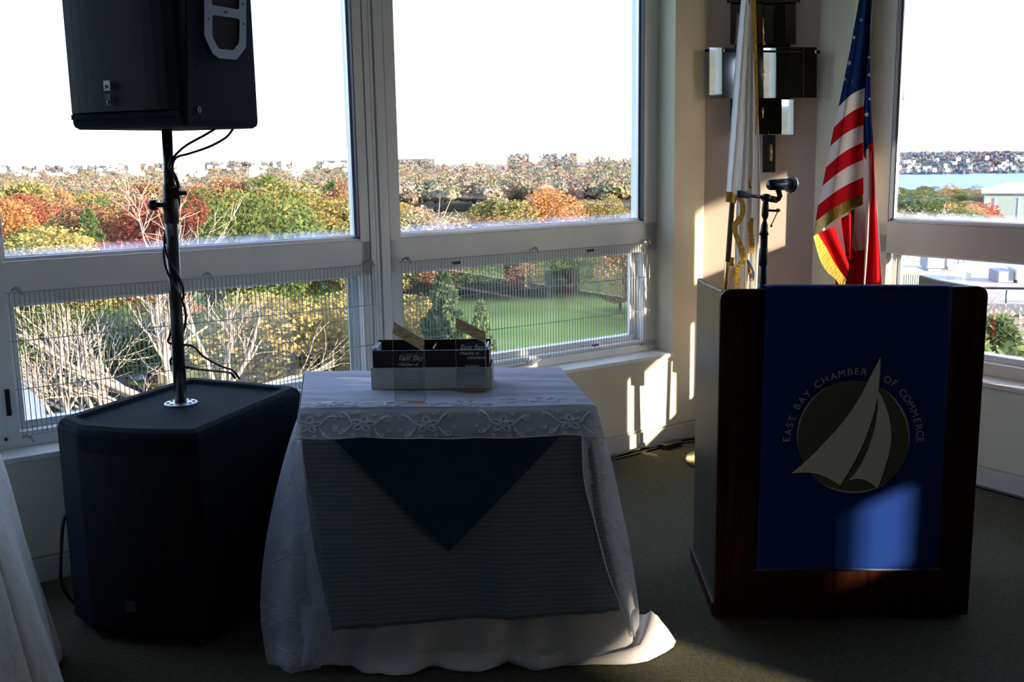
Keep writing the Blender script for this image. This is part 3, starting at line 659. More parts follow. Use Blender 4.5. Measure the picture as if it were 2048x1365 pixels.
def award(px0, px1, py, ptop, ptop2, lab, lines, topz=None):
    p0, p1 = on_z(px0, py, TZ + .009), on_z(px1, py, TZ + .009)
    e = empty('award', (p0 + p1) / 2, 0, lab, 'award'); e1 = (p1 - p0).normalized(); e2 = Vector((-e1.y, e1.x, 0)); wdt = (p1 - p0).length; th = .028
    zt0 = at(px0, ptop, p0.y).z; zt1 = at(px1, ptop2, p1.y).z; b = TZ + .009
    def P(x, y, z): q = p0 + e1 * x + e2 * y; return Vector((q.x, q.y, z))
    bev = .030   # front edge of the bevel drops
    F = [P(0, 0, b), P(wdt, 0, b), P(wdt, 0, zt1 - bev), P(0, 0, zt0 - bev)]
    Bk = [P(0, th, b), P(wdt, th, b), P(wdt, th, zt1), P(0, th, zt0)]
    MB().add(F + Bk, [(0, 1, 2, 3), (5, 4, 7, 6), (4, 0, 3, 7), (1, 5, 6, 2), (3, 2, 6, 7), (4, 5, 1, 0)]).build('block', ACR, e)
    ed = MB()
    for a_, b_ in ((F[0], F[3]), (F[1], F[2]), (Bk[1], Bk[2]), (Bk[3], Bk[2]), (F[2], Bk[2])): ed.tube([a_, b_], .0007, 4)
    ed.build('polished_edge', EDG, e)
    nn = ((Bk[3] - F[3]).cross(F[2] - F[3])).normalized(); nn = nn if nn.z > 0 else -nn
    MB().add([F[3] + nn * .0006, F[2] + nn * .0006, Bk[2] + nn * .0006, Bk[3] + nn * .0006, F[3] - nn * .0006, F[2] - nn * .0006, Bk[2] - nn * .0006, Bk[3] - nn * .0006],
             [(0, 1, 2, 3), (7, 6, 5, 4), (0, 4, 5, 1), (1, 5, 6, 2), (2, 6, 7, 3), (3, 7, 4, 0)]).build('slanted_top', BEV, e)
    MB().prism([P(.001, .001, b - .0012), P(wdt - .001, .001, b - .0012), P(wdt - .001, th - .001, b - .0012), P(.001, th - .001, b - .0012)], (0, 0, .0012)).build('base', mat('amber_base', (.75, .25, .05), .4), e)  # amber reflection at the foot, added as a thin coloured pad
    for (s, sz, xx, z, sh) in lines:
        text('lettering', s, sz, P(wdt * xx, -.0008, b + z), e1, (0, 0, 1), WHT, e, .0002, sh, offset=.0002 if sz > .011 else 0)
    return e
award(790, 849, 806, 647, 683, 'left clear acrylic award reading citizen of the year, nearer the table edge', [('East Bay', .0225, .58, .132, .25), ('Chamber of', .0125, .48, .115, .25), ('Commerce', .0125, .70, .101, .25), ('CITIZEN', .0105, .55, .074, 0), ('OF THE YEAR', .0072, .55, .062, 0), ('2010', .009, .55, .014, 0)])
award(914, 972, 783, 638, 668, 'right clear acrylic award reading business, in front of the box end', [('East Bay', .0225, .55, .135, .25), ('Chamber of', .0125, .45, .119, .25), ('Commerce', .0125, .68, .105, .25), ('BUSINESS', .0105, .55, .078, 0), ('OF THE YEAR', .0072, .55, .066, 0)])

# ================================================================== CLOTHED TABLE AT THE FAR LEFT
lt = empty('side_table', (-1.95, 2.45, 0), 0, 'round table at the left edge of the view hidden by its white cloth', 'table')
MB().lathe([(.60, .715), (.60, .742)], (-1.95, 2.45, 0), 40).build('tabletop', mat('table_wood', (0, 0, 0)), lt)
for k_ in range(4):
    a = k_ * PI / 2 + .6; MB().cyl((-1.95 + .38 * math.cos(a), 2.45 + .42 * math.sin(a), 0), (-1.95 + .38 * math.cos(a), 2.45 + .42 * math.sin(a), .715), .015, 8).build('leg', DARKM, lt)
def ltc(i, j):
    a = 2 * PI * i; 
    if j < .15: r = .615 * j / .15; return Vector((-1.95 + r * math.cos(a), 2.45 + r * math.sin(a), .747))
    v = (j - .15) / .85; fo = (.035 * math.sin(a * 9 + .4) + .02 * math.sin(a * 17)) * v + .02 * mn.noise(Vector((math.cos(a) * 3, math.sin(a) * 3, v * 1.3)))
    r = .62 + .12 * v ** .8 + fo; r += .0; return Vector((-1.95 + r * math.cos(a), 2.45 + r * math.sin(a), lerp(.745, .01, v)))
MB().sheet(ltc, 220, 46).build('tablecloth', mat('white_seersucker', (.70, .74, .76), .8, bump=.5, bscale=45, sheen=.2), solid=.001, label='white crinkled tablecloth falling to the carpet at the left edge', cat='tablecloth')

# ================================================================== LECTERN
def wood_mat():
    m = bpy.data.materials.new('cherry_laminate'); m.use_nodes = True; N, L = m.node_tree.nodes, m.node_tree.links
    b = N['Principled BSDF']; b.inputs['Roughness'].default_value = .45; b.inputs['Specular IOR Level'].default_value = .15
    tc = N.new('ShaderNodeTexCoord'); mp = N.new('ShaderNodeMapping'); mp.inputs['Scale'].default_value = (22, 22, 1.2); L.new(tc.outputs['Object'], mp.inputs[0])
    t = N.new('ShaderNodeTexNoise'); t.inputs['Scale'].default_value = 3; t.inputs['Detail'].default_value = 6; L.new(mp.outputs[0], t.inputs[0])
    r = N.new('ShaderNodeValToRGB'); r.color_ramp.elements[0].position = .35; r.color_ramp.elements[1].position = .68
    r.color_ramp.elements[0].color = (.014, .0022, .001, 1); r.color_ramp.elements[1].color = (.055, .009, .0035, 1); L.new(t.outputs[0], r.inputs[0]); L.new(r.outputs[0], b.inputs['Base Color']); return m
WOOD = wood_mat()
YP = 3.175
yaw = math.radians(-1.6)
lec = empty('lectern', (1.06, 3.44, 0), yaw, 'dark cherry wood lectern with rounded front panel in front of the flags', 'lectern')
LM = wm(lec)      # local: x right, y back, z up; front face at y=-.25
hw, fy = .408, -.262
fpts = [Vector((-hw, fy, .012)), Vector((hw, fy, .012)), Vector((hw, fy, 1.083)), Vector((-hw, fy, 1.083))]
MB().prism(roundpoly(fpts, [.006, .006, .035, .035], 6), (0, .022, 0)).build('front_panel', WOOD, lec, LM, bevel=.003)
MB().prism([Vector((x, fy + .002, z)) for x, z in ((-.33, .0), (.33, .0), (.33, .03), (-.33, .03))], (0, .018, 0)).build('front_foot', WOOD, lec, LM)
for s in (-1, 1):
    x = s * (hw - .006); MB().prism([Vector((x, fy + .0225, .02)), Vector((x, .262, .02)), Vector((x, .262, 1.058)), Vector((x, .10, 1.060)), Vector((x, fy + .0225, 1.078))], (-s * .020, 0, 0)).build('side_panel', mat('satin_side_laminate', (.028, .026, .021), .34), lec, LM, bevel=.004)
    MB().box(min(x - s * .008, x + s * .010), fy + .03, .0, max(x - s * .008, x + s * .010), .268, .045).build('base_moulding', WOOD, lec, LM, bevel=.003)
MB().box(-hw + .03, fy + .023, .86, hw - .03, .24, .88).build('reading_shelf', WOOD, lec, LM)
MB().box(-hw + .03, fy + .023, .45, hw - .03, .24, .468).build('inner_shelf', WOOD, lec, LM)
MB().box(-hw + .03, fy + .023, .03, hw - .03, .25, .05).build('bottom_board', WOOD, lec, LM)
# banner
BLUE = mat('royal_blue_satin', (.004, .032, .21), .6, spec=.15)
ban = empty('banner', (1.07, 3.17, 1.09), yaw, 'royal blue banner with a white sailing boat emblem hung over the lectern front', 'banner')
bt0, bt1, bb0, bb1 = at(1532, 577, 3.165), at(1905, 577, 3.15), at(1512, 1142, 3.168), at(1872, 1142, 3.153)
nb_ = (bt1 - bt0).cross(Vector((0, 0, 1))).normalized()      # towards the viewer
def banf(i, j):
    p = (bt0.lerp(bt1, i)).lerp(bb0.lerp(bb1, i), j)
    return p + nb_ * (.004 + .0015 * math.sin(i * 7 + j * 2) * j + .004 * smooth(.97, 1, i) * j)
mb = MB().sheet(banf, 40, 60); back = bt0 + Vector((0, .03, .004))
mb.sheet(lambda i, j: bt0.lerp(bt1, i) + nb_ * (.005 - .036 * j) + Vector((0, 0, .0055 * math.sin(PI * min(1, j * 3) / 2) + .002)), 20, 6)
mb.sheet(lambda i, j: bt0.lerp(bt1, i) + nb_ * (-.031 - .003 * j) + Vector((0, 0, .006 - .25 * j)), 20, 6)
cl_ = mb.build('cloth', BLUE, ban, solid=.0008)
MB().tube([banf(i / 20, .992) + nb_ * .0008 for i in range(21)], .0012, 5).build('hem', mat('blue_hem', (.10, .18, .45), .6), ban)
MB().tube([bb0 + Vector((-.012, -.004, .004)), bb1 + Vector((.010, -.004, .004))], .004, 8).build('hem_rod', DARKM, ban)
PR, RS = nb_, .0065
def onB(x, y, d=0.): return on_plane(x, y, bt0 + nb_ * (.0065), nb_) + nb_ * d
zb_ = lambda X, Y, d=0.: onB(1500 + X / 3.791, 660 + Y / 3.791, d)
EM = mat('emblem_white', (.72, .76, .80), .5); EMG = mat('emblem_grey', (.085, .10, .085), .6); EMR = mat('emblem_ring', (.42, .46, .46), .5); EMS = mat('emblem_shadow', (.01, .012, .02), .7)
cxz, cyz, rz_ = 782, 812, 428
dk = [zb_(cxz + rz_ * math.cos(a), cyz + rz_ * math.sin(a), .0006) for a in [2 * PI * k_ / 72 for k_ in range(72)]]
MB().prism(dk, nb_ * .0008).build('emblem_disk', EMG, ban)
for s0, s1, w0 in ((2.95, 4.25, 7), (5.25, 6.55, 8), (.95, 2.25, 9)):
    P1 = []; P2 = []
    for k_ in range(25):
        a = s0 + (s1 - s0) * k_ / 24; ww = w0 * math.sin(PI * k_ / 24) + 1.
        P1.append(zb_(cxz + (rz_) * math.cos(a), cyz + (rz_) * math.sin(a), .0016)); P2.append(zb_(cxz + (rz_ - ww * 1.6) * math.cos(a), cyz + (rz_ - ww * 1.6) * math.sin(a), .0016))
    MB().prism(P1 + P2[::-1], nb_ * .0004).build('emblem_ring', EMR, ban)
sail1 = [(988, 205), (938, 300), (885, 405), (835, 505), (775, 600), (710, 690), (640, 772), (560, 855), (490, 930), (405, 1010), (310, 1090), (380, 1080), (450, 1082), (520, 1095), (580, 1118), (635, 1148), (682, 1180),
         (735, 1095), (790, 1000), (840, 900), (885, 795), (920, 690), (945, 600), (962, 515), (972, 465), (983, 340)]
sail2 = [(966, 462), (990, 492), (1020, 560), (1048, 640), (1064, 720), (1070, 800), (1064, 880), (1048, 960), (1020, 1050), (990, 1140), (965, 1202), (925, 1168), (870, 1138), (810, 1128), (745, 1140),
         (795, 1090), (845, 1010), (890, 915), (925, 810), (950, 715), (965, 620), (966, 540)]
for S_, off in ((sail1, 0), (sail2, 0)):
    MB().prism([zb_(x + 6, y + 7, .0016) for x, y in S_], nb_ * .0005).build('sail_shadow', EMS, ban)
    MB().prism([zb_(x, y, .0023) for x, y in S_], nb_ * .0008).build('sail', EM, ban)
LET = [('E', 276, 830), ('A', 290, 776), ('S', 300, 722), ('T', 318, 672), ('B', 355, 580), ('A', 392, 532), ('Y', 436, 486), ('C', 510, 412), ('H', 568, 378), ('A', 631, 352), ('M', 693, 332), ('B', 755, 318), ('E', 808, 314), ('R', 862, 318),
       ('O', 1042, 378), ('F', 1092, 405), ('C', 1158, 476), ('O', 1192, 522), ('M', 1223, 574), ('M', 1248, 632), ('E', 1267, 687), ('R', 1280, 738), ('C', 1288, 788), ('E', 1290, 836)]
er = (zb_(1100, 700) - zb_(600, 700)).normalized(); eu = (zb_(800, 400) - zb_(800, 900)).normalized()
LT = mat('letter_print', (.42, .50, .62), .5)
for ch, x, y in LET:
    dx, dy = x - 785, -(y - 830); a = math.atan2(dy, dx); rad = (er * math.cos(a) + eu * math.sin(a)); tan = (er * math.sin(a) - eu * math.cos(a))
    text('letter', ch, .0315, zb_(x, y, .0012) - rad * .011, tan, rad, LT, ban, .0002)

# microphone and its stand (stand clamped inside the lectern, rising from the shelf)
msd = empty('microphone_stand', (.852, 3.50, .88), 0, 'black microphone stand with a short boom rising out of the lectern', 'microphone stand')
M_ = lambda x, y, Y=3.50: at(x, y, Y)
b0 = Vector((.853, 3.50, .88))
MB().lathe([(.06, 0), (.06, .012), (.02, .02), (.013, .03)], (b0.x, b0.y, .880), 24).build('base', DARKM, msd)
MB().tube([b0 + Vector((0, 0, .02)), M_(1528, 470)], .0125, 16).build('shaft', DARKM, msd)
MB().tube([M_(1526, 532), M_(1526, 528), M_(1527, 500), M_(1527, 495)], [.0125, .0155, .0155, .0125], 16).build('clutch', BLKS, msd)
MB().tube([M_(1526, 585), M_(1526, 568)], .0165, 16).build('clutch', BLKS, msd)
MB().tube([M_(1528, 470), M_(1528, 462), M_(1529, 450), M_(1530, 438)], [.016, .0125, .011, .004], 12).build('shaft_cone', DARKM, msd)
MB().tube([M_(1530, 440), M_(1530, 432), M_(1531, 412), M_(1531, 404)], [.006, .0115, .0115, .009], 12).build('swivel_body', BLKS, msd)
MB().lathe([(.0135, -.012), (.0135, .012)], M_(1532, 396), 16, (.25, -1, 0)).build('boom_clamp', BLKS, msd)
MB().tube([M_(1480, 389, 3.47), M_(1555, 398, 3.53)], .0065, 12).build('boom', CHROME, msd)
MB().tube([M_(1473, 388, 3.465), M_(1476, 388, 3.467), M_(1497, 391, 3.482)], [.010, .0125, .0115], 14).build('counterweight', mat('grey_rubber', (.14, .15, .17), .4), msd)
MB().tube([M_(1536, 397, 3.5), M_(1553, 400, 3.525)], .011, 12).build('boom_end', BLKS, msd)
mb = MB().tube([M_(1534, 421), M_(1556, 422, 3.49)], .004, 8).lathe([(.006, -.006), (.006, .006)], M_(1556, 421, 3.49), 10, (0, 1, 0)); mb.tube([M_(1555, 424, 3.49), M_(1543, 450, 3.48)], .0018, 6); mb.lathe([(.001, -.005), (.005, 0), (.001, .005)], M_(1542.5, 452, 3.48), 10)
mb.build('lever', DARKM, msd)
MB().tube([M_(1556, 400, 3.52), M_(1560, 392, 3.51), M_(1556, 378, 3.5), M_(1553, 372, 3.5)], [.008, .009, .010, .009], 10).build('microphone_clip', BLKS, msd)
mic = empty('microphone', M_(1555, 372, 3.5), 0, 'black handheld microphone with round metal head held by the stand', 'microphone')
ma_, mbv = M_(1541, 370, 3.46), M_(1578, 369, 3.53)
md = (mbv - ma_).normalized()
MB().tube([ma_ - md * .005, ma_, ma_ + (mbv - ma_) * .5, mbv], [.014, .0175, .0185, .021], 18).build('handle', mat('dark_blue_metal', (.05, .07, .09), .25, metal=.8), mic)
MB().tube([mbv, mbv + md * .006, mbv + md * .012], [.021, .029, .029], 24).build('head_ring', CHROME, mic)
MB().tube([mbv + md * .012, mbv + md * .022, mbv + md * .030, mbv + md * .036, mbv + md * .038], [.028, .0275, .023, .013, .004], 24).build('grille', mat('mesh_metal', (.2, .24, .28), .4, metal=.8, bump=.6, bscale=900), mic)

# ================================================================== FLAGS
WS = mat('white_silk', (.80, .79, .76), .5, sheen=.3); WSB = mat('white_silk_sleeve', (.74, .76, .80), .55, sheen=.3)
GOLD = mat('gold_fringe', (.80, .50, .07), .45, noise=.45, nscale=120, stretch=(1, 1, .12), sheen=.3); RED = mat('red_silk', (.50, .008, .015), .5, sheen=.2); FB = mat('flag_blue', (.008, .022, .095), .55, sheen=.2)
def cloth_two_sided(name, col, tl=.35):
    m = bpy.data.materials.new(name); m.use_nodes = True; N, L = m.node_tree.nodes, m.node_tree.links; N.remove(N['Principled BSDF']); out = N['Material Output']
    d = N.new('ShaderNodeBsdfDiffuse'); d.inputs[0].default_value = (*col, 1); t = N.new('ShaderNodeBsdfTranslucent'); t.inputs[0].default_value = (*col, 1)
    mx = N.new('ShaderNodeMixShader'); mx.inputs[0].default_value = tl; L.new(d.outputs[0], mx.inputs[1]); L.new(t.outputs[0], mx.inputs[2]); L.new(mx.outputs[0], out.inputs[0]); return m
FW_, FR_, FBL = cloth_two_sided('flag_white', (.80, .74, .72), .32), cloth_two_sided('flag_red', (.58, .012, .018), .32), cloth_two_sided('flag_navy', (.010, .028, .12), .2)
WT = cloth_two_sided('white_flag_silk', (.80, .79, .75), .35)
GT = cloth_two_sided('gold_cloth', (.66, .36, .03), .3)
PW = mat('flag_pole_wood', (.05, .022, .012), .3, coat=.4)
def interp(P, v):
    """P list of (v, value...) piecewise linear"""
    for i in range(len(P) - 1):
        if v <= P[i + 1][0] or i == len(P) - 2:
            t = (v - P[i][0]) / (P[i + 1][0] - P[i][0]); t = max(0., min(1., t)) if i < len(P) - 2 else t
            return tuple(lerp(a, b, t) for a, b in zip(P[i][1:], P[i + 1][1:]))
def flag_sheet(rows, Y, nu, wave, per=10):
    """rows: list of (xl, yl, xr, yr, material index): bands bounded by slanting lines, given at their upper edge"""
    mb = MB()
    for a, b in zip(rows, rows[1:]):
        mb.cm = a[4]
        def f(i, j, a=a, b=b):
            xl, yl, xr, yr = (lerp(a[k_], b[k_], j) for k_ in range(4)); x = lerp(xl, xr, i); sag = -6 * math.sin(PI * i) * (1 if yl > yr + 4 else 0)
            y = lerp(yl, yr, i) + sag
            return at(x, y, Y + wave(i, y))
        mb.sheet(f, nu, per)
    mb.cm = 0; return mb
def star(mb, c, r, right, up, n, rot=0.):
    pts = []
    for k_ in range(10):
        a = PI / 2 + rot + k_ * PI / 5; q = r if k_ % 2 == 0 else r * .4; pts.append(c + right * (q * math.cos(a)) + up * (q * math.sin(a)))
    mb.prism(pts, n * .001)
# --- US flag
uf = empty('national_flag', at(1700, 560, 4.75), 0, 'stars and stripes flag with gold fringe hanging from its pole at the right', 'flag')
fl_rows = [(1735, -60, 1742, -70, 0), (1718, 0, 1741, -2, 0), (1700, 100, 1739, 70, 0), (1677, 214, 1730, 176, 1), (1668, 255, 1728, 212, 2), (1660, 293, 1727, 250, 1), (1652, 335, 1726, 285, 2), (1645, 372, 1726, 320, 1), (1636, 411, 1727, 355, 2), (1631, 443, 1727, 388, 2)]
wv1 = lambda i, y: -.10 + .05 * math.cos(i * 7.5 + .4) * (.4 + y / 700) + .05 * i
flag_sheet(fl_rows, 4.72, 30, wv1, 8).build('front_fold', [FBL, FW_, FR_], uf)
fr = [(1631, 443, 1727, 388, 0), (1626, 474, 1727.5, 409, 0)]
flag_sheet(fr, 4.715, 60, lambda i, y: wv1(i, y) + .006 * math.sin(i * 190), 3).build('fringe', GOLD, uf)
# right hand hanging strips (edge folds)
wv2 = lambda i, y: -.03 + .05 * math.sin(i * 5 + 1)
flag_sheet([(1738, -60, 1745, -60, 0), (1738, 90, 1740, 90, 0), (1729, 170, 1741, 165, 0), (1727, 240, 1743, 235, 0), (1727, 310, 1747, 285, 1), (1731, 320, 1748, 300, 1)], 4.74, 14, wv2, 6).build('side_fold', [FBL, FR_], uf)
flag_sheet([(1741, 285, 1747, 275, 0), (1742, 400, 1750, 400, 0), (1738, 480, 1757, 480, 0), (1726, 577, 1764, 577, 0), (1712, 640, 1772, 640, 0), (1700, 720, 1770, 720, 0)], 4.755, 14, wv2, 6).build('red_side_stripe', FR_, uf)
flag_sheet([(1727, 308, 1742, 300, 0), (1727, 400, 1742, 400, 0), (1726, 480, 1738, 480, 0), (1724, 577, 1730, 577, 0), (1722, 640, 1728, 640, 0)], 4.765, 10, wv2, 6).build('white_side_stripe', FW_, uf)
flag_sheet([(1747, 330, 1748, 330, 0), (1750, 430, 1756, 430, 0), (1748, 500, 1761, 500, 0), (1740, 577, 1765, 577, 0), (1735, 700, 1772, 700, 0)], 4.79, 10, wv2, 6).build('white_back_stripe', FW_, uf)
# inner folds seen under the fringe
low = lambda i, y: .02 + .03 * math.sin(i * 6)
flag_sheet([(1640, 440, 1730, 395, 0), (1648, 470, 1730, 440, 0), (1690, 520, 1732, 500, 1), (1692, 600, 1730, 600, 1)], 4.76, 12, low, 6).build('inner_fold', [FW_, FR_], uf)
def tri_sheet(P, Y, m, name):
    a = [at(x, y, Y + dy) for x, y, dy in P]; mb = MB(); mb.sheet(lambda i, j: a[0].lerp(a[1], i).lerp(a[3].lerp(a[2], i), j) + Vector((0, .012 * math.sin(i * 6), 0)), 12, 16); return mb.build(name, m, uf)
tri_sheet([(1632, 470, 0), (1668, 452, 0), (1697, 528, 0), (1690, 577, 0)], 4.735, FR_, 'inner_red_stripe')
tri_sheet([(1680, 440, 0), (1702, 425, 0), (1700, 520, 0), (1694, 520, 0)], 4.74, FR_, 'inner_red_stripe')
tri_sheet([(1698, 430, .03), (1722, 415, .03), (1735, 600, .03), (1698, 600, .03)], 4.75, FR_, 'inner_red_stripe')
tri_sheet([(1706, 440, .0), (1722, 452, .0), (1725, 540, .0), (1712, 500, .0)], 4.765, FW_, 'inner_white_stripe')
tri_sheet([(1671, 540, .03), (1695, 540, .03), (1697, 700, .03), (1668, 700, .03)], 4.76, FR_, 'inner_red_stripe')
fe = [(1626, 470), (1640, 520), (1655, 545), (1672, 560), (1688, 585)]; fe2 = [(1636, 468), (1655, 500), (1668, 525), (1682, 545), (1693, 560)]
mb = MB(); mb.sheet(lambda i, j: at(*[poly_at([(x, y, 0) for x, y in fe], j).lerp(poly_at([(x, y, 0) for x, y in fe2], j), i)[k_] for k_ in (0, 1)], 4.725 + .004 * math.sin(j * 150)), 4, 60)
mb.build('fringe', GOLD, uf)
mb = MB(); R_ = Vector((1, 0, 0)); U_ = Vector((0, 0, 1)); N_ = Vector((0, -1, 0))
for x, y, r, dy in ((1699, 126, .0125, -.055), (1689, 159, .010, -.055), (1701, 163, .015, -.055), (1733, 229, .014, -.045), (1738, 115, .008, -.045), (1738, 150, .009, -.045), (1739, 198, .008, -.045), (1708, 75, .009, -.07), (1722, 40, .008, -.07)):
    star(mb, at(x, y, 4.70 + dy - .03), r, R_, U_, N_, .2)
mb.build('star', mat('star_white', (.8, .8, .85), .6), uf)
up_ = empty('flag_pole', on_z(1672, 900, 0), 0, 'dark wooden flag pole of the stars and stripes, in the corner by the right window', 'flag pole')
q0, q1 = at(1688, 600, 4.76), at(1708, 370, 4.76); qd = (q1 - q0).normalized()
bot = q0 - qd * (q0.z / qd.z) * .985; top = q0 + qd * ((2.35 - q0.z) / qd.z)
MB().tube([bot, top], .0135, 14).build('pole', PW, up_); MB().tube([bot + qd * .66, bot + qd * .72], .0155, 14).build('ferrule', BRASS, up_)
MB().lathe([(.14, 0), (.14, .02), (.10, .035), (.03, .05), (.022, .10)], (bot.x, bot.y, 0), 32).build('base', BRASS, up_)
MB().lathe([(.012, 0), (.03, .02), (.02, .06), (.004, .16)], top, 14).build('finial', BRASS, up_)
# --- white state flag
wf = empty('state_flag', at(1480, 560, 4.87), 0, 'white state flag with gold fringe and gold emblem hanging at the left of the corner', 'flag')
wv3 = lambda i, y: -.05 + .03 * math.cos(i * 6) + .0 * y
flag_sheet([(1486, -60, 1502, -60, 0), (1482, 0, 1502, 0, 0), (1476, 60, 1500, 60, 0), (1470, 130, 1496, 130, 0), (1464, 215, 1490, 215, 0), (1457, 310, 1482, 310, 0), (1452, 383, 1474, 386, 0)], 4.83, 24, lambda i, y: wv3(i, y) + .006 * math.sin(y * .12 + i * 2), 8).build('sleeve_fold', WT, wf)
flag_sheet([(1498, -60, 1508, -60, 0), (1496, 60, 1512, 60, 0), (1492, 130, 1513, 130, 0), (1487, 215, 1516, 215, 0), (1480, 310, 1520, 310, 0), (1474, 383, 1521, 386, 0), (1470, 470, 1519, 470, 0), (1469, 577, 1514, 577, 0), (1468, 760, 1512, 760, 0)], 4.86, 34, lambda i, y: -.02 + .028 * math.cos(i * 17) + .01 * math.sin(i * 31), 8).build('hanging_fold', WT, wf)
flag_sheet([(1452, 383, 1474, 386, 0), (1451, 404, 1472, 407, 0)], 4.825, 30, lambda i, y: wv3(i, y) + .005 * math.sin(i * 90), 3).build('fringe', GOLD, wf)
def ribbon(P, wd, Y, m, name, parent=wf):
    Q = [(x, y, 0) for x, y in P]
    def f(i, j):
        c = poly_at(Q, j); c2 = poly_at(Q, min(1, j + .02)); c1 = poly_at(Q, max(0, j - .02)); t = (c2 - c1).normalized(); n_ = Vector((-t.y, t.x, 0)); ww = wd * (1 if not callable(wd) else 1) if not isinstance(wd, list) else lerp(wd[int(j * (len(wd) - 1) * .9999)], wd[min(int(j * (len(wd) - 1) * .9999) + 1, len(wd) - 1)], (j * (len(wd) - 1) * .9999) % 1)
        p = c + n_ * ww * (i - .5); return at(p.x, p.y, Y + .003 * math.sin(j * 70))
    return MB().sheet(f, 4, 50).build(name, m, parent)
ribbon([(1506, -60), (1508, 20), (1510, 90), (1512, 150), (1514, 210), (1511, 270)], [8, 8, 8, 7, 6, 3], 4.80, GOLD, 'fringe')
ribbon([(1474, 395), (1484, 405), (1486, 425), (1478, 440), (1470, 452), (1472, 470), (1480, 490), (1486, 510), (1485, 528)], [10, 10, 9, 12, 12, 10, 11, 13, 8], 4.80, GOLD, 'fringe')
ribbon([(1484, 520), (1476, 535), (1472, 548), (1474, 560), (1477, 577), (1478, 620)], [6, 10, 13, 12, 8, 6], 4.80, GOLD, 'fringe')
ribbon([(1465, 515), (1463, 528), (1468, 530)], [8, 9, 5], 4.80, GOLD, 'fringe')
gm = mat('emblem_gold', (.80, .42, .05), .5)
ribbon([(1502, 355), (1499, 364), (1499, 372), (1502, 377)], [1.5, 3.5, 4, 6], 4.795, gm, 'gold_emblem')
ribbon([(1505, 436), (1501, 450), (1502, 470), (1504, 490), (1503, 507)], [5, 11, 9, 11, 10], 4.795, gm, 'gold_emblem')
ribbon([(1495, 520), (1500, 535), (1503, 548), (1504, 562)], [3, 10, 13, 7], 4.794, mat('navy_ribbon', (.03, .04, .09), .6), 'ribbon_scroll')
ribbon([(1494, 541), (1497, 547), (1502, 545), (1500, 538)], [2, 2.5, 2.5, 2], 4.790, gm, 'scroll_letter')
ribbon([(1499, 561), (1504, 558), (1503, 566)], [2, 2, 2], 4.790, gm, 'scroll_letter')
wp = empty('flag_pole', on_z(1425, 925, 0), 0, 'dark flag pole with a brass collar standing left of the corner behind the lectern', 'flag pole')
q0, q1 = at(1452, 577, 4.885), at(1462, 410, 4.885); qd = (q1 - q0).normalized(); bot = on_z(1427, 925, 0); bot.z = .01
top = q0 + (q0 - bot).normalized() * 1.55
MB().tube([bot, top], .0125, 14).build('pole', PW, wp)
MB().tube([bot.lerp(top, .345), bot.lerp(top, .41)], .0145, 14).build('collar', BRASS, wp)
MB().lathe([(.135, 0), (.14, .012), (.13, .028), (.06, .045), (.024, .055), (.020, .10)], (bot.x, bot.y, 0), 36).build('base', mat('pale_brass', (.80, .68, .45), .3, metal=1), wp)
MB().lathe([(.012, 0), (.03, .02), (.02, .06), (.004, .16)], top, 14).build('finial', BRASS, wp)

# ================================================================== MIRRORED WALL SCULPTURE on the angled wall
BN = (UD * .728 + VD * .685).normalized(); BC = (UD * 3.893 + VD * V0).dot(BN)
sc_c = on_plane(1527, 120, BN * BC, BN)
wsx = empty('wall_sculpture', sc_c, 0, 'cross shaped wall sculpture of smoked mirror strips on the angled corner wall', 'sculpture')
SM = mat('smoked_mirror', (.22, .195, .17), .03, metal=1); SM2 = mat('bronze_mirror', (.26, .21, .15), .06, metal=1); SMB = mat('blue_grey_mirror', (.42, .46, .52), .05, metal=1)
bx_ = VD.cross(UD); brt = Vector((BN.y, -BN.x, 0)).normalized()
def onW(x, y, d): return on_plane(x, y, BN * (BC - d), BN)
def mpanel(x0, y0, x1, y1, d, m, yawt=0., pit=0., name='mirror_strip', parent=wsx, target=None):
    a, b, c, e_ = onW(x0, y0, d), onW(x1, y0, d), onW(x1, y1, d), onW(x0, y1, d)
    mid = (a + b + c + e_) / 4; Rm = Matrix.Rotation(yawt, 3, 'Z') @ Matrix.Rotation(pit, 3, brt)
    if target is not None: Rm = (-BN).rotation_difference(((EYE - mid).normalized() + (target - mid).normalized()).normalized()).to_matrix()
    P = [mid + Rm @ (p - mid) for p in (a, b, c, e_)]; n_ = -(Rm @ BN)
    return MB().prism(P, n_ * .005).build(name, m, parent, bevel=.0012)
def strips(x0, x1, y0, y1, n, d, mats, seed, jit=.012, lit={}):
    r = random.Random(seed); w_ = (x1 - x0) / n
    for k_ in range(n): mpanel(x0 + w_ * k_ + .5, y0 + r.uniform(-1, 1), x0 + w_ * (k_ + 1) - .5, y1 + r.uniform(-1, 1), d + r.choice((0, .012, .022)), mats[k_ % len(mats)], r.uniform(-jit, jit) * 3, r.choice((.022, .034, .045, -.03)), target=lit.get(k_))
strips(1460, 1592, -90, 90, 6, .030, [SM, SM, SM2, SM, SM2, SM], 3)
BR1, BR2 = W(-9, -8.78, 1.45), W(-9, -7.38, 1.5); MIRR = mat('clear_mirror', (.62, .68, .70), .02, metal=1)
strips(1418, 1634, 95, 196, 8, .055, [MIRR, SMB, SM, SM, MIRR, SM, SM, SM], 5, lit={0: BR1, 4: BR2})
strips(1460, 1588, 199, 269, 5, .030, [SM, SM, SM2, SM, MIRR], 8, lit={4: BR1})
mpanel(1525, 270, 1551, 345, .028, SMB, .02, .0)
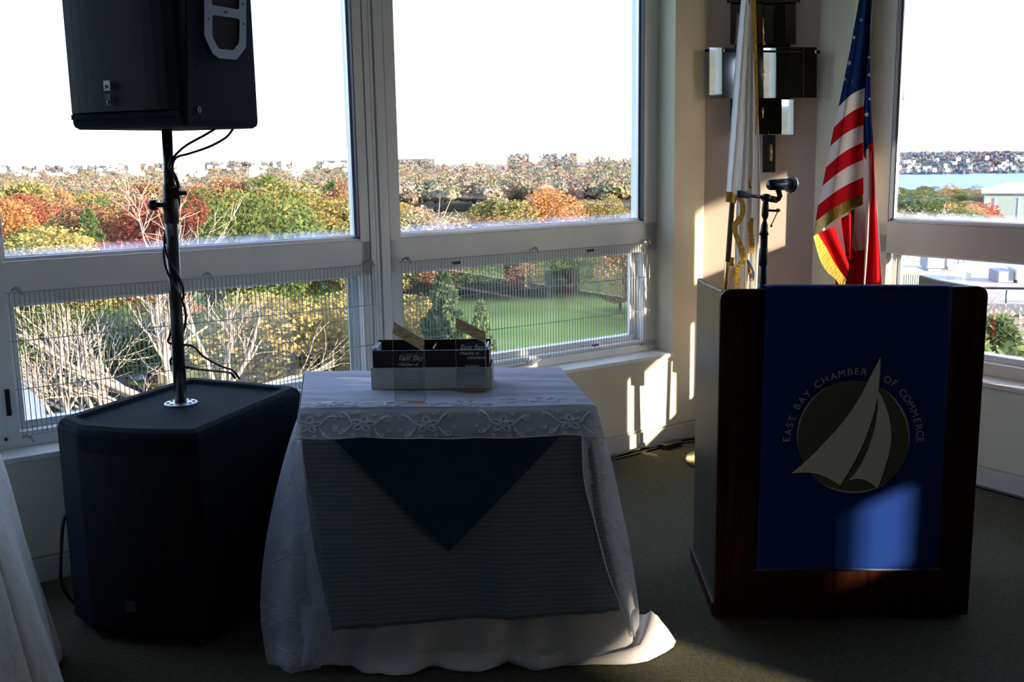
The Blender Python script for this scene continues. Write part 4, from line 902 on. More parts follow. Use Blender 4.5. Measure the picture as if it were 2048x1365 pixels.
for (x0, y0, x1, y1) in ((1413, 101, 1638, 104), (1456, 3, 1598, 2)):
    MB().tube([onW(x0, y0, .075), onW(x1, y1, .075)], .005, 10).lathe([(.008, -.006), (.008, .006)], onW(x0, y0, .075), 10, brt).lathe([(.008, -.006), (.008, .006)], onW(x1, y1, .075), 10, brt).build('rod', DARKM, wsx)
for x, y0, y1 in ((1527, 35, 90), (1526, 140, 160), (1526, 215, 235), (1543, 288, 322), (1448, 97, 104), (1631, 100, 107), (1529, 82, 90)):
    MB().tube([onW(x, y0, .09), onW(x, y1, .09)], .004, 8).build('brass_rod', BRASS, wsx)
MB().prism([onW(1470, -60, .004), onW(1580, -60, .004), onW(1580, 262, .004), onW(1470, 262, .004)], -BN * .012).build('backing', DARKM, wsx)

# ================================================================== FLOOR CABLES
cable('floor_cable', [W(3.10, 3.90, .008), W(3.28, 3.90, .008), W(3.42, 3.925, .008), W(3.5, 3.90, .01), W(3.62, 3.91, .008), W(3.8, 3.90, .008), W(4.0, 3.68, .008), W(4.19, 3.45, .008)], .007, 'black cable along the baseboard under the middle window')
cable('floor_cable', [W(3.10, 3.88, .006), W(3.3, 3.87, .006), W(3.5, 3.885, .006), W(3.7, 3.88, .006), W(3.86, 3.84, .006)], .005, 'thinner black cord beside the cable under the middle window')
cable('floor_cable', [W(4.235, 3.2, .008), W(4.235, 2.6, .008), W(4.23, 2.2, .008), W(4.235, 1.0, .008)], .007, 'black cable along the baseboard of the right hand wall')
adp = MB().cbox((0, 0, .014), .12, .055, .028); adp.build('power_adapter', BLKS, M=Matrix.Translation(W(3.60, 3.87, 0)) @ Matrix.Rotation(PI / 2 - AZ + .1, 4, 'Z'), bevel=.004, label='small black power adapter on the carpet by the baseboard', cat='adapter')
#@@OUT

# ================================================================== OUTDOORS
def ground_z(x, y):
    r = math.hypot(x, y); az = math.degrees(math.atan2(x, y))
    zl = -11 - 6 * smooth(100, 320, r) - 9 * smooth(320, 1200, r) + (14 + 7 * smooth(-8, 0, az)) * smooth(1250, 2500, r)
    zr = -11 - 14 * smooth(190, 500, r) - 35 * smooth(450, 1200, r) - 9 * smooth(1200, 1900, r) + 49 * smooth(3050, 3750, r) * (1 - smooth(34, 44, az))
    k = smooth(9, 17, az) if az < 90 else smooth(-170, -150, -az)
    base = lerp(zl, zr, k)
    if r > 60: base += (1.6 * mn.noise(Vector((x / 90, y / 90, 0))) + 5 * mn.noise(Vector((x / 400, y / 400, 3))) * smooth(300, 900, r)) * smooth(60, 160, r) * (1 - k * smooth(1500, 1900, r) * (1 - smooth(3100, 3300, r)))
    return base
def ground_mat():
    m = bpy.data.materials.new('land'); m.use_nodes = True; N, L = m.node_tree.nodes, m.node_tree.links
    b = N['Principled BSDF']; b.inputs['Roughness'].default_value = .95; b.inputs['Specular IOR Level'].default_value = .1
    at_ = N.new('ShaderNodeAttribute'); at_.attribute_name = 'tint'
    tc = N.new('ShaderNodeTexCoord'); t = N.new('ShaderNodeTexNoise'); t.inputs['Scale'].default_value = .06; t.inputs['Detail'].default_value = 8; L.new(tc.outputs['Object'], t.inputs[0])
    r = N.new('ShaderNodeMapRange'); r.inputs[1].default_value = .3; r.inputs[2].default_value = .7; r.inputs[3].default_value = .6; r.inputs[4].default_value = 1.4; L.new(t.outputs[0], r.inputs[0])
    v = N.new('ShaderNodeVectorMath'); v.operation = 'SCALE'; L.new(at_.outputs['Color'], v.inputs[0]); L.new(r.outputs[0], v.inputs['Scale']); L.new(v.outputs[0], b.inputs['Base Color']); return m
LAND = ground_mat()
rs = [16]
while rs[-1] < 6500: rs.append(rs[-1] * 1.045 + .5)
azs = [-36 + i * .55 for i in range(127)] + [34 + (i + 1) * 3.0 for i in range(96)]
vs, cols = [], []
for r in rs:
    for a in azs:
        x, y = r * math.sin(math.radians(a)), r * math.cos(math.radians(a)); z = ground_z(x, y); vs.append((x, y, z))
        f1 = mn.noise(Vector((x / 60, y / 60, 5))); f2 = mn.noise(Vector((x / 25, y / 25, 9)))
        if r < 62: c = (.16, .15, .09) if f2 > .1 else (.07, .12, .04)
        elif r < 115: c = (.25, .33, .08)
        elif r < 330: c = (.07, .08, .03)
        else:
            c = [(.13, .10, .055), (.10, .115, .05), (.17, .09, .05), (.075, .085, .06)][int(abs(f1 * 7 + f2 * 6)) % 4]
        if -6 < a < 9 and 235 < r < 300: c = (.85, .74, .38)
        if a > 14 and r > 3040: c = [(.10, .13, .17), (.13, .14, .16), (.15, .13, .15)][int(abs(f1 * 9)) % 3]  # far-shore land gets its haze as a blue-grey colour
        cols.append((*c, 1))
na_, nr_ = len(azs), len(rs)
fs = [(j * na_ + i, j * na_ + (i + 1) % na_, (j + 1) * na_ + (i + 1) % na_, (j + 1) * na_ + i) for j in range(nr_ - 1) for i in range(na_) if i < na_ - 1]
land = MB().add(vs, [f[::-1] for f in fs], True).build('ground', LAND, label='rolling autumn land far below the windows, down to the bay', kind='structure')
ca = land.data.color_attributes.new('tint', 'FLOAT_COLOR', 'POINT'); ca.data.foreach_set('color', np.array(cols, dtype=np.float32).ravel())
wmat = mat('bay_water', (.10, .22, .52), .35, spec=.22, bump=.3, bscale=.05)
wa = MB(); ra_ = [i for i in range(12, 181, 3)]
wv_ = [(r * math.sin(math.radians(a)), r * math.cos(math.radians(a)), -66.5) for r in (900, 9000) for a in ra_]; n_ = len(ra_)
wa.add(wv_, [(i + n_, i + 1 + n_, i + 1, i) for i in range(n_ - 1)]).build('bay_water', wmat, kind='structure', label='blue water of the bay beyond the right hand woods')

# ---- trees: crowns of leaf clusters, shared by copies
def leaf_mat(name, c1, c2):
    m = bpy.data.materials.new(name); m.use_nodes = True; N, L = m.node_tree.nodes, m.node_tree.links
    N.remove(N['Principled BSDF']); out = N['Material Output']
    a = N.new('ShaderNodeAttribute'); a.attribute_name = 'tint'
    oi = N.new('ShaderNodeObjectInfo'); ad = N.new('ShaderNodeMath'); ad.operation = 'MULTIPLY_ADD'; ad.inputs[1].default_value = .5; L.new(oi.outputs['Random'], ad.inputs[0]); L.new(a.outputs['Fac'], ad.inputs[2])
    sb = N.new('ShaderNodeMath'); sb.operation = 'SUBTRACT'; sb.inputs[1].default_value = .25; L.new(ad.outputs[0], sb.inputs[0])
    r = N.new('ShaderNodeValToRGB'); r.color_ramp.elements[0].color = (*c1, 1); r.color_ramp.elements[1].color = (*c2, 1); L.new(sb.outputs[0], r.inputs[0])
    d = N.new('ShaderNodeBsdfDiffuse'); t = N.new('ShaderNodeBsdfTranslucent'); mx = N.new('ShaderNodeMixShader'); mx.inputs[0].default_value = .3
    L.new(r.outputs[0], d.inputs[0]); L.new(r.outputs[0], t.inputs[0]); L.new(d.outputs[0], mx.inputs[1]); L.new(t.outputs[0], mx.inputs[2]); L.new(mx.outputs[0], out.inputs[0]); return m
LM_ = {'green': leaf_mat('leaves_green', (.05, .085, .03), (.15, .19, .06)), 'olive': leaf_mat('leaves_olive', (.12, .12, .04), (.34, .31, .115)),
       'yellow': leaf_mat('leaves_yellow', (.18, .14, .04), (.44, .34, .12)), 'orange': leaf_mat('leaves_orange', (.27, .12, .04), (.55, .29, .12)),
       'red': leaf_mat('leaves_red', (.17, .05, .035), (.38, .13, .09)), 'rust': leaf_mat('leaves_rust', (.17, .09, .05), (.42, .24, .13)),
       'pine': leaf_mat('needles', (.03, .06, .035), (.14, .20, .08)), 'light_pine': leaf_mat('light_needles', (.07, .11, .04), (.34, .42, .17)), 'grey': leaf_mat('twigs_grey', (.20, .16, .12), (.50, .42, .34))}
BARK = mat('bark', (.12, .10, .08), .9, noise=.3, nscale=6); PALE = mat('pale_bark', (.34, .265, .20), .85, noise=.2, nscale=3)
def crown_mesh(name, seed, n, kind='round', size=.42):
    r = np.random.RandomState(seed); C = []
    if kind == 'pine':
        t = r.rand(n) ** .8; rad = (1 - t) * 1.0 + .05; ang = r.rand(n) * 2 * PI; lay = .5 + .5 * np.abs(np.sin(t * 22)); q = rad * lay * (.55 + .45 * r.rand(n))
        P = np.stack([q * np.cos(ang) * 3.0, q * np.sin(ang) * 3.0, t * 9 + 1.], 1)
    else:
        nb = 16; cc = r.randn(nb, 3); cc /= np.linalg.norm(cc, axis=1)[:, None]; cc *= (r.rand(nb, 1) * .35 + .42); cc[:, 2] = cc[:, 2] * .9
        R = r.rand(nb) * .18 + .33; k = r.randint(0, nb, n); d = r.randn(n, 3); d /= np.linalg.norm(d, axis=1)[:, None]
        P = cc[k] + d * (R[k] * (.72 + .3 * r.rand(n)))[:, None]; P = P * np.array([4.0, 4.0, 4.2]) + np.array([0, 0, 6.6])
        P = P[P[:, 2] > 1.2]
    n = len(P); A = r.randn(n, 3); A /= np.linalg.norm(A, axis=1)[:, None]; B = np.cross(A, r.randn(n, 3)); B /= np.linalg.norm(B, axis=1)[:, None]
    s = (size * (.6 + .8 * r.rand(n)))[:, None]
    V = np.stack([P - A * s * .5 - B * s * .3, P + A * s * .5 - B * s * .35, P + A * s * .15 + B * s * .55], 1).reshape(-1, 3)
    me = bpy.data.meshes.new(name); me.vertices.add(3 * n); me.vertices.foreach_set('co', V.astype(np.float32).ravel())
    me.loops.add(3 * n); me.loops.foreach_set('vertex_index', np.arange(3 * n, dtype=np.int32)); me.polygons.add(n)
    me.polygons.foreach_set('loop_start', np.arange(0, 3 * n, 3, dtype=np.int32)); me.polygons.foreach_set('loop_total', np.full(n, 3, dtype=np.int32)); me.update(calc_edges=True)
    col = np.repeat(np.clip(.25 + .5 * r.rand(n) + .25 * mnoise(P), 0, 1), 3); c4 = np.stack([col, col, col, np.ones_like(col)], 1)
    a = me.color_attributes.new('tint', 'FLOAT_COLOR', 'POINT'); a.data.foreach_set('color', c4.astype(np.float32).ravel())
    me.materials.append(LM_['green']); return me
def mnoise(P): return np.array([mn.noise(Vector(p) * .8) for p in P])
CR = [crown_mesh('crown', 10 + k_, 7000, size=.30) for k_ in range(5)]
CRN = [crown_mesh('crown_fine', 40 + k_, 11000, size=.22) for k_ in range(3)]
CRP = [crown_mesh('pine_crown', 60 + k_, 6500, 'pine', .34) for k_ in range(2)]
CRT = [crown_mesh('thin_crown', 80 + k_, 1500, size=.26) for k_ in range(2)]
def trunk_mesh(seed, h=6., r0=.22, spread=2.6, nb=6, m=BARK):
    r = random.Random(seed); mb = MB(); mb.tube([(0, 0, 0), (.1, 0, h * .5), (.0, .1, h)], [r0, r0 * .75, r0 * .4], 6, cap=False)
    for k_ in range(nb):
        a = r.uniform(0, 2 * PI); z = r.uniform(.35, .9) * h; l = r.uniform(.7, 1.) * spread
        mb.tube([(0, 0, z), (l * .5 * math.cos(a), l * .5 * math.sin(a), z + l * .5), (l * math.cos(a + .2), l * math.sin(a + .2), z + l * 1.1)], [r0 * .35, r0 * .25, r0 * .1], 5, cap=False)
    o = mb.build('trunk', m); me = o.data; bpy.data.objects.remove(o); return me
TR = [trunk_mesh(k_) for k_ in range(3)]; TRB = [trunk_mesh(10 + k_, 8, .16, 4., 18, PALE) for k_ in range(2)]
def mk_tree(x, y, s, crown, leaf, lab, group=None, tr=None, zoff=0., rz=None, sz=1.):
    z = ground_z(x, y) + zoff; e = empty('tree', (x, y, z), rz if rz is not None else rnd.uniform(0, 6.28), lab, 'tree', group); e.scale = (s, s, s * sz)
    o = bpy.data.objects.new('trunk', tr or rnd.choice(TR)); COL.objects.link(o); o.parent = e
    o = bpy.data.objects.new('crown', crown); COL.objects.link(o); o.parent = e
    o.material_slots[0].link = 'OBJECT'; o.material_slots[0].material = LM_[leaf]; return e
def pole_xy(px, r): d = ray(px, 312); d = Vector((d.x, d.y, 0)).normalized(); return d.x * r, d.y * r
# prominent single trees: pixel column, distance, height of the top above the eye line in metres is set by scale
def top_tree(px, ytop, r, wid, crown, leaf, lab, group=None, tr=None, base=10.8, wbase=8.0):
    x, y = pole_xy(px, r); g = ground_z(x, y); d = ray(px, ytop); ztop = H + d.z / math.hypot(d.x, d.y) * r; hgt = max(3., ztop - g)
    e = mk_tree(x, y, wid / wbase, crown, leaf, lab, group, tr); e.scale = (wid / wbase, wid / wbase, hgt / base); return e
top_tree(1105, 374, 118, 9.5, CRN[0], 'orange', 'broad bright orange oak beyond the lawn, seen through the middle window')
top_tree(1192, 384, 124, 8, CRN[1], 'yellow', 'golden tree just right of the broad orange oak')
top_tree(1010, 392, 112, 9, CR[1], 'olive', 'rounded olive green tree left of the broad orange oak')
top_tree(935, 425, 108, 12, CRN[2], 'rust', 'russet brown tree at the near edge of the lawn', tr=TRB[0])
top_tree(850, 408, 100, 10, CRT[0], 'grey', 'thin grey twigged tree at the left of the middle window', tr=TRB[1])
top_tree(215, 448, 72, 13, CRN[1], 'red', 'broad red maple behind the bare branches in the left window')
top_tree(120, 455, 66, 8, CRN[0], 'yellow', 'yellow tree left of the broad red maple')
top_tree(30, 440, 64, 9.5, CRN[2], 'olive', 'yellow green tree at the far left edge of the left window')
top_tree(560, 395, 78, 10, CRN[2], 'olive', 'tall yellow green tree right of the speaker pole')
top_tree(650, 400, 82, 9, CRN[0], 'yellow', 'tall yellow tree beside the mullion in the left window')
top_tree(450, 430, 74, 9, CRN[1], 'olive', 'olive tree right behind the speaker pole')
top_tree(610, 548, 42, 9.5, CRN[1], 'yellow', 'near tree with small yellow green leaves behind the left wire guard')
top_tree(700, 565, 44, 6.5, CRN[2], 'olive', 'near leafy tree behind the right end of the left wire guard')
top_tree(500, 585, 46, 6.5, CRN[0], 'olive', 'near leafy tree between the bare trees and the yellow green tree')
top_tree(880, 540, 36, 5.6, CRP[0], 'pine', 'young green pine at the left of the lawn behind the middle wire guard', base=10.2, wbase=6.)
top_tree(955, 600, 34, 3.6, CRP[1], 'pine', 'smaller green pine at the right foot of the young pine', base=10.2, wbase=6.)
top_tree(815, 590, 38, 6.0, CRN[0], 'yellow', 'yellow leaved bush tree left of the young pine')
top_tree(850, 640, 33, 4.5, CRN[1], 'rust', 'russet shrub in front of the young pine')
top_tree(2020, 628, 24, 7.5, CRP[0], 'light_pine', 'near green pine below the flat roof in the right window', base=10.2, wbase=6.)
top_tree(1962, 640, 22, 6, CRP[1], 'light_pine', 'near green pine beside the lectern edge in the right window', base=10.2, wbase=6.)
for k_, (px, yt, r) in enumerate(((90, 610, 57), (150, 600, 60), (215, 590, 58), (285, 585, 62), (395, 600, 60))):
    top_tree(px, yt, r, 7, CRN[k_ % 3], ['green', 'olive', 'green', 'rust', 'green'][k_], 'shaded tree behind the bare branches in the left window', 'shaded trees behind the bare branches')
# dark wood edge at the far side of the lawn
for k_, px in enumerate(range(775, 1300, 26)):
    top_tree(px + rnd.uniform(-6, 6), rnd.uniform(455, 500), rnd.uniform(101, 112), rnd.uniform(7, 10), rnd.choice(CR), rnd.choice(['green', 'rust', 'rust', 'pine', 'orange']), 'tree in the shaded wood edge at the far side of the lawn', 'wood edge trees beyond the lawn')
for k_, px in enumerate(range(740, 1290, 17)):
    top_tree(px + rnd.uniform(-6, 6), rnd.uniform(522, 556), rnd.uniform(92, 99), rnd.uniform(5, 7), rnd.choice(CR), rnd.choice(['green', 'pine', 'pine', 'rust']), 'low dark bush under the wood edge at the far side of the lawn', 'bushes under the wood edge')
for k_, px in enumerate((1262, 1300, 1240)):
    top_tree(px, 480 + 30 * k_, 76 + 4 * k_, 5, CR[k_], ['rust', 'orange', 'green'][k_], 'tree at the right border of the lawn', 'trees at the right border of the lawn')
# woods in the left and middle windows
kinds = ['olive'] * 8 + ['green'] * 3 + ['rust'] * 4 + ['yellow'] * 3 + ['orange'] * 2 + ['red'] * 1 + ['grey'] * 3 + ['pine'] * 1
words = {'olive': 'olive green tree', 'green': 'green tree', 'rust': 'russet tree', 'yellow': 'yellow tree', 'orange': 'orange tree', 'red': 'red tree', 'grey': 'bare grey twigged tree', 'pine': 'dark evergreen tree'}
cnt = 0; placed = []; rt_ = random.Random(21)
while cnt < 170:
    px = rt_.uniform(-20, 1290); r = 58 + 240 * rt_.random() ** .75
    if px > 720 and (r < 128 or 225 < r < 300): continue
    if px < 300 and r < 75: continue
    x, y = pole_xy(px, r)
    if any((x - a) ** 2 + (y - b) ** 2 < (5.2 + r * .006) ** 2 for a, b in placed): continue
    placed.append((x, y)); cnt += 1; kd = rt_.choice(kinds)
    hgt = rt_.uniform(7.5, 11.5); 
    if px > 720: hgt = rt_.uniform(5, 7.5) if px < 830 else rt_.uniform(2.8, 4.2)
    wd_ = rt_.uniform(7, 11)
    e = mk_tree(x, y, wd_ / 8., rt_.choice(CRT if kd == 'grey' else CRP if kd == 'pine' else CRN if r < 120 else CR), kd, words[kd] + ' in the wood below the left and middle windows', words[kd] + 's of the autumn wood', TRB[cnt % 2] if kd == 'grey' else None)
    e.scale = (wd_ / 8, wd_ / 8, hgt / 10.8)
# woods behind the flat roof in the right window
cnt = 0
while cnt < 70:
    px = rt_.uniform(1770, 2100); r = rt_.uniform(105, 330); x, y = pole_xy(px, r)
    if px > 1945 and r < 215: continue
    if any((x - a) ** 2 + (y - b) ** 2 < (4.5 + r * .004) ** 2 for a, b in placed): continue
    placed.append((x, y)); cnt += 1; kd = rt_.choice(['green', 'olive', 'rust', 'orange', 'green', 'yellow', 'red'])
    wd_ = rt_.uniform(7, 10); g = ground_z(x, y); ymax = lerp(408, 368, smooth(110, 300, r)) + rt_.uniform(0, 14); d = ray(px, ymax); zt_ = H + d.z / math.hypot(d.x, d.y) * r
    e = mk_tree(x, y, wd_ / 8., rt_.choice(CR), kd, words[kd] + ' in the wood seen through the right hand window', words[kd] + 's of the right hand wood'); e.scale = (wd_ / 8, wd_ / 8, max(4, zt_ - g) / 10.8)
top_tree(1850, 380, 116, 11, CRN[0], 'green', 'dark green tree in the middle of the right hand window')
top_tree(1925, 395, 122, 8, CRN[1], 'orange', 'bright orange tree left of the green warehouse')
top_tree(1870, 405, 100, 6, CRT[1], 'grey', 'bare grey tree at the foot of the right hand window view', tr=TRB[0])
top_tree(1990, 585, 40, 5, CRT[0], 'grey', 'bare twiggy shrub tree at the edge of the flat roof', tr=TRB[1])
for k_, (px, yt, r, kd) in enumerate(((1945, 610, 38, 'grey'), (1900, 600, 38, 'green'), (2040, 604, 39, 'grey'))):
    top_tree(px, yt, r, 4, CRT[k_ % 2], kd, ['thin grey', 'green', 'twiggy grey'][k_] + ' undergrowth tree between the flat roof and the near pines', tr=TRB[k_ % 2])

# ---- the far canopy, past counting: thousands of crowns in one object
def ico():
    bm = bmesh.new(); bmesh.ops.create_icosphere(bm, subdivisions=1, radius=1); V = np.array([v.co for v in bm.verts]); F = np.array([[v.index for v in f.verts] for f in bm.faces]); bm.free(); return V, F
IV, IF = ico()
PAL = np.array([(.17, .165, .09), (.14, .155, .09), (.21, .155, .11), (.25, .215, .13), (.28, .18, .12), (.24, .15, .115), (.24, .205, .175), (.12, .14, .11), (.19, .16, .12), (.20, .19, .12)])  # distance haze is mixed into these washed-out crown colours
def canopy(name, n, sampler, lab, pal, seed, hh=(5, 8), nl=110, ls=.30):
    r = np.random.RandomState(seed); Vs, Cs = [], []; cores = []; cc_ = []
    for _ in range(n):
        x, y, s_ = sampler(r); z = ground_z(x, y); c0_ = np.array([x, y, z + r.uniform(*hh)]); w_ = r.uniform(.75, 1.2) * s_; h_ = r.uniform(.7, 1.1) * s_
        c = pal[r.randint(len(pal))] * r.uniform(.8, 1.25)
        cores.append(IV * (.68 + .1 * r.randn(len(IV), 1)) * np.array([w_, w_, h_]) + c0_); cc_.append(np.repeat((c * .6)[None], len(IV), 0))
        d = r.randn(nl, 3); d /= np.linalg.norm(d, axis=1)[:, None]; d[:, 2] = np.abs(d[:, 2]) * .9 - .15; P = d * (.78 + .3 * r.rand(nl, 1)) * np.array([w_, w_, h_]) + c0_
        A = r.randn(nl, 3); A /= np.linalg.norm(A, axis=1)[:, None]; B = np.cross(A, d); q = s_ * ls * (.6 + .8 * r.rand(nl, 1))
        Vs.append(np.stack([P - A * q * .5, P + A * q * .5, P + B * q * .7], 1).reshape(-1, 3)); Cs.append(np.repeat(np.clip(c * (1 + .26 * r.randn(nl, 1)), .01, .8), 3, 0))
    k = len(IV); CV = np.concatenate(cores); LV = np.concatenate(Vs); V = np.concatenate([CV, LV])
    F = np.concatenate([np.concatenate([IF + i * k for i in range(n)]), np.arange(len(LV)).reshape(-1, 3) + len(CV)]); nf = len(F)
    C_ = np.concatenate(cc_ + Cs); C_ = np.concatenate([C_, np.ones((len(C_), 1))], 1)
    me = bpy.data.meshes.new(name); me.vertices.add(len(V)); me.vertices.foreach_set('co', V.astype(np.float32).ravel()); me.loops.add(nf * 3); me.loops.foreach_set('vertex_index', F.astype(np.int32).ravel())
    me.polygons.add(nf); me.polygons.foreach_set('loop_start', np.arange(0, nf * 3, 3, dtype=np.int32)); me.polygons.foreach_set('loop_total', np.full(nf, 3, dtype=np.int32)); me.update(calc_edges=True)
    a = me.color_attributes.new('tint', 'FLOAT_COLOR', 'POINT'); a.data.foreach_set('color', C_.astype(np.float32).ravel())
    m = bpy.data.materials.new(name); m.use_nodes = True; N, L = m.node_tree.nodes, m.node_tree.links; b = N['Principled BSDF']; b.inputs['Roughness'].default_value = 1; b.inputs['Specular IOR Level'].default_value = 0
    aa = N.new('ShaderNodeAttribute'); aa.attribute_name = 'tint'; L.new(aa.outputs['Color'], b.inputs['Base Color']); me.materials.append(m)
    o = bpy.data.objects.new(name, me); COL.objects.link(o); return tag(o, lab, 'forest', kind='stuff')
def sa(r):
    t = r.rand(); rr = 240 + 1500 * t ** 1.45; px = r.uniform(-40, 1330)
    if px > 720 and 215 < rr < 330: rr += 120
    x, y = pole_xy(px, rr); return x, y, 2.7 + rr * .0026
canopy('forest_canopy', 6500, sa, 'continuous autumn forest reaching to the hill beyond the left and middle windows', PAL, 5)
def sb2(r):
    rr = r.uniform(1500, 2600); x, y = pole_xy(r.uniform(-40, 1330), rr); return x, y, 8
canopy('hill_woods', 1100, sb2, 'distant woods between the houses on the hill crest', np.array([(.18, .19, .19), (.22, .19, .18), (.16, .17, .16), (.24, .19, .16)]), 6, (2, 6), 24, .5)  # greyed palette has the haze of distance painted in
def sc2(r):
    rr = r.uniform(290, 900); x, y = pole_xy(r.uniform(1740, 2200), rr); return x, y, 3.6
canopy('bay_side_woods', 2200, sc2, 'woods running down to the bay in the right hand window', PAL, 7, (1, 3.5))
def sd2(r):
    rr = r.uniform(3080, 3800); x, y = pole_xy(r.uniform(1740, 2300), rr); return x, y, 13
canopy('far_shore_woods', 900, sd2, 'hazy woods on the far shore of the bay', np.array([(.13, .16, .20), (.16, .17, .19), (.19, .16, .17), (.12, .16, .15)]), 8, (0, 6), 24, .5)  # blue-grey palette carries the haze over the bay as colour
def se2(r):
    rr = r.uniform(220, 480); a = math.radians(r.uniform(60, 165)); return rr * math.sin(a), rr * math.cos(a), 6
canopy('south_woods', 700, se2, 'woods outside the right hand wall seen only in reflections', PAL, 9, (5, 8), 40, .4)

# ---- houses on the hills
HW, HRf = mat('house_wall', (.80, .80, .82), .7), mat('house_roof', (.30, .32, .38), .7)
def house_mesh(w_, d, h_, rf, m1, m2):
    mb = MB().box(-w_ / 2, -d / 2, -3, w_ / 2, d / 2, h_); mb.cm = 1
    mb.prism([(-w_ / 2 - .4, -d / 2 - .4, h_), (-w_ / 2 - .4, d / 2 + .4, h_), (-w_ / 2 - .4, 0, h_ + rf)], (w_ + .8, 0, 0)); mb.cm = 0
    o = mb.build('house', [m1, m2]); me = o.data; bpy.data.objects.remove(o); return me
HM = [house_mesh(9, 7, 4.5, 3, HW, HRf), house_mesh(13, 8, 4.5, 2.5, HW, mat('pale_roof', (.62, .64, .68), .6)), house_mesh(8, 7, 5.5, 3, mat('house_wall_tan', (.62, .55, .48), .7), HRf)]
rh = random.Random(4)
def houses(n, pr, rr, lab, group, lift=0.):
    for _ in range(n):
        r = rh.uniform(*rr); x, y = pole_xy(rh.uniform(*pr), r); o = bpy.data.objects.new('house', rh.choice(HM)); COL.objects.link(o); o.location = (x, y, ground_z(x, y) + 3 + lift); o.rotation_euler = (0, 0, rh.uniform(-.6, .6)); s = rh.uniform(.6, 1.1) * (1.1 if r > 3000 else .9); o.scale = (s, s, s)
        tag(o, lab, 'house', group)
houses(170, (-30, 760), (1450, 2500), 'small white house on the distant hill behind the autumn wood', 'houses on the distant hill', 5)
houses(25, (1050, 1300), (1900, 2500), 'small white house on the hill crest above the lawn', 'houses on the hill crest', 5)
houses(60, (1760, 2120), (3060, 3420), 'small white house on the far shore of the bay', 'houses on the far shore', 8)

# ---- flat roof and equipment (right window)
gx, gy = pole_xy(1900, 60)
FRM = mat('flat_roof_gravel', (.34, .30, .275), .9, noise=.12, nscale=1.2); RZ = -5.
rf_ = empty('flat_roof_building', (gx, gy, -11), math.radians(-14), 'long flat roofed building with pale gravel roof below the right hand window', 'building')
FM = wm(rf_)
MB().box(-8, -14, 0, 45, 26, 6.0).build('body', mat('brick_body', (.22, .20, .20), .8), rf_, FM)
MB().box(-8.2, -14.2, 6.0, 45.2, 26.2, 6.12).build('roof_deck', FRM, rf_, FM)
for b in ((-8.3, -14.4, 45.3, -14.1), (-8.3, 26.1, 45.3, 26.4)): MB().box(b[0], b[1], 5.9, b[2], b[3], 6.3).build('parapet', mat('roof_edge', (.10, .11, .13), .6), rf_, FM)
def on_roof(px, py): return on_z(px, py, RZ + .12)
UM = mat('unit_grey', (.20, .22, .26), .6); UMW = mat('unit_white', (.50, .48, .44), .6)
def unit(name, px0, px1, pyb, pyt, dep, m, lab, cat, ribs=0, cap=True):
    a, b = on_roof(px0, pyb), on_roof(px1, pyb); d = ray(px0, pyt); h_ = EYE.z + d.z * (a.y / d.y) - a.z; w_ = (b - a).length
    e = empty(name, (a + b) / 2 + Vector((0, dep / 2, 0)), math.atan2(b.y - a.y, b.x - a.x), lab, cat); M = wm(e)
    MB().box(-w_ / 2, -dep / 2, .15 if cap else 0, w_ / 2, dep / 2, h_).build('housing', m, e, M, bevel=.03)
    if cap: MB().box(-w_ / 2 - .05, -dep / 2 - .05, h_, w_ / 2 + .05, dep / 2 + .05, h_ + .08).build('lid', UMW, e, M); MB().box(-w_ / 2 + .1, -dep / 2 + .1, 0, w_ / 2 - .1, dep / 2 - .1, .15).build('curb', m, e, M)
    for k_ in range(ribs):
        x = -w_ / 2 + w_ * (k_ + .5) / ribs; MB().box(x - w_ / ribs * .22, -dep / 2 - .06, .2, x + w_ / ribs * .22, -dep / 2, h_ - .1).build('rib', UMW, e, M)
    return e
unit('rooftop_unit', 1858, 1893, 543, 512, 1.6, UM, 'grey rooftop air unit in the middle of the flat roof', 'air unit')
unit('rooftop_unit', 1897, 1908, 540, 515, 1.2, UMW, 'pale side box to the right of the grey air unit', 'air unit')
unit('rooftop_vent_house', 1806, 1846, 578, 545, 1.4, mat('ribbed_grey', (.20, .22, .19), .6), 'ribbed metal roof vent nearest the lectern', 'roof vent', ribs=9)
unit('rooftop_unit', 2000, 2032, 566, 543, 1.5, UM, 'grey block shaped air unit at the right edge of the flat roof', 'air unit', cap=False)
unit('rooftop_unit', 2036, 2056, 567, 541, 1.3, UMW, 'white sunlit air unit at the frame edge on the flat roof', 'air unit')
unit('roof_post', 1936, 1943, 560, 544, .4, UMW, 'short white vent post on the flat roof', 'roof vent', cap=False)
unit('roof_hatch', 1799, 1820, 518, 502, 1.6, mat('blue_grey_hatch', (.22, .27, .38), .6), 'blue grey hatch box at the far left of the flat roof', 'roof hatch', cap=False)
unit('roof_hatch', 1822, 1836, 514, 502, 1.6, UMW, 'pale hatch box right beside the blue grey one', 'roof hatch', cap=False)
unit('roof_post', 1918, 1921, 528, 512, .3, UM, 'thin vent pipe left of its twin on the flat roof', 'roof vent', cap=False)
unit('roof_post', 1929, 1932, 526, 510, .3, UM, 'thin vent pipe right of its twin on the flat roof', 'roof vent', cap=False)
rl = empty('roof_railing', on_z(1960, 575, -4.), 0, 'dark railing along the near edge of the flat roof', 'railing')
ra0, ra1 = FM @ Vector((-8, -13.9, 6.9)), FM @ Vector((44, -13.9, 6.9))
MB().tube([ra0, ra1], .05, 6).build('rail', DARKM, rl)
for k_ in range(26):
    p = ra0.lerp(ra1, k_ / 25); MB().tube([p, p - Vector((0, 0, .85))], .03, 5).build('post', DARKM, rl)
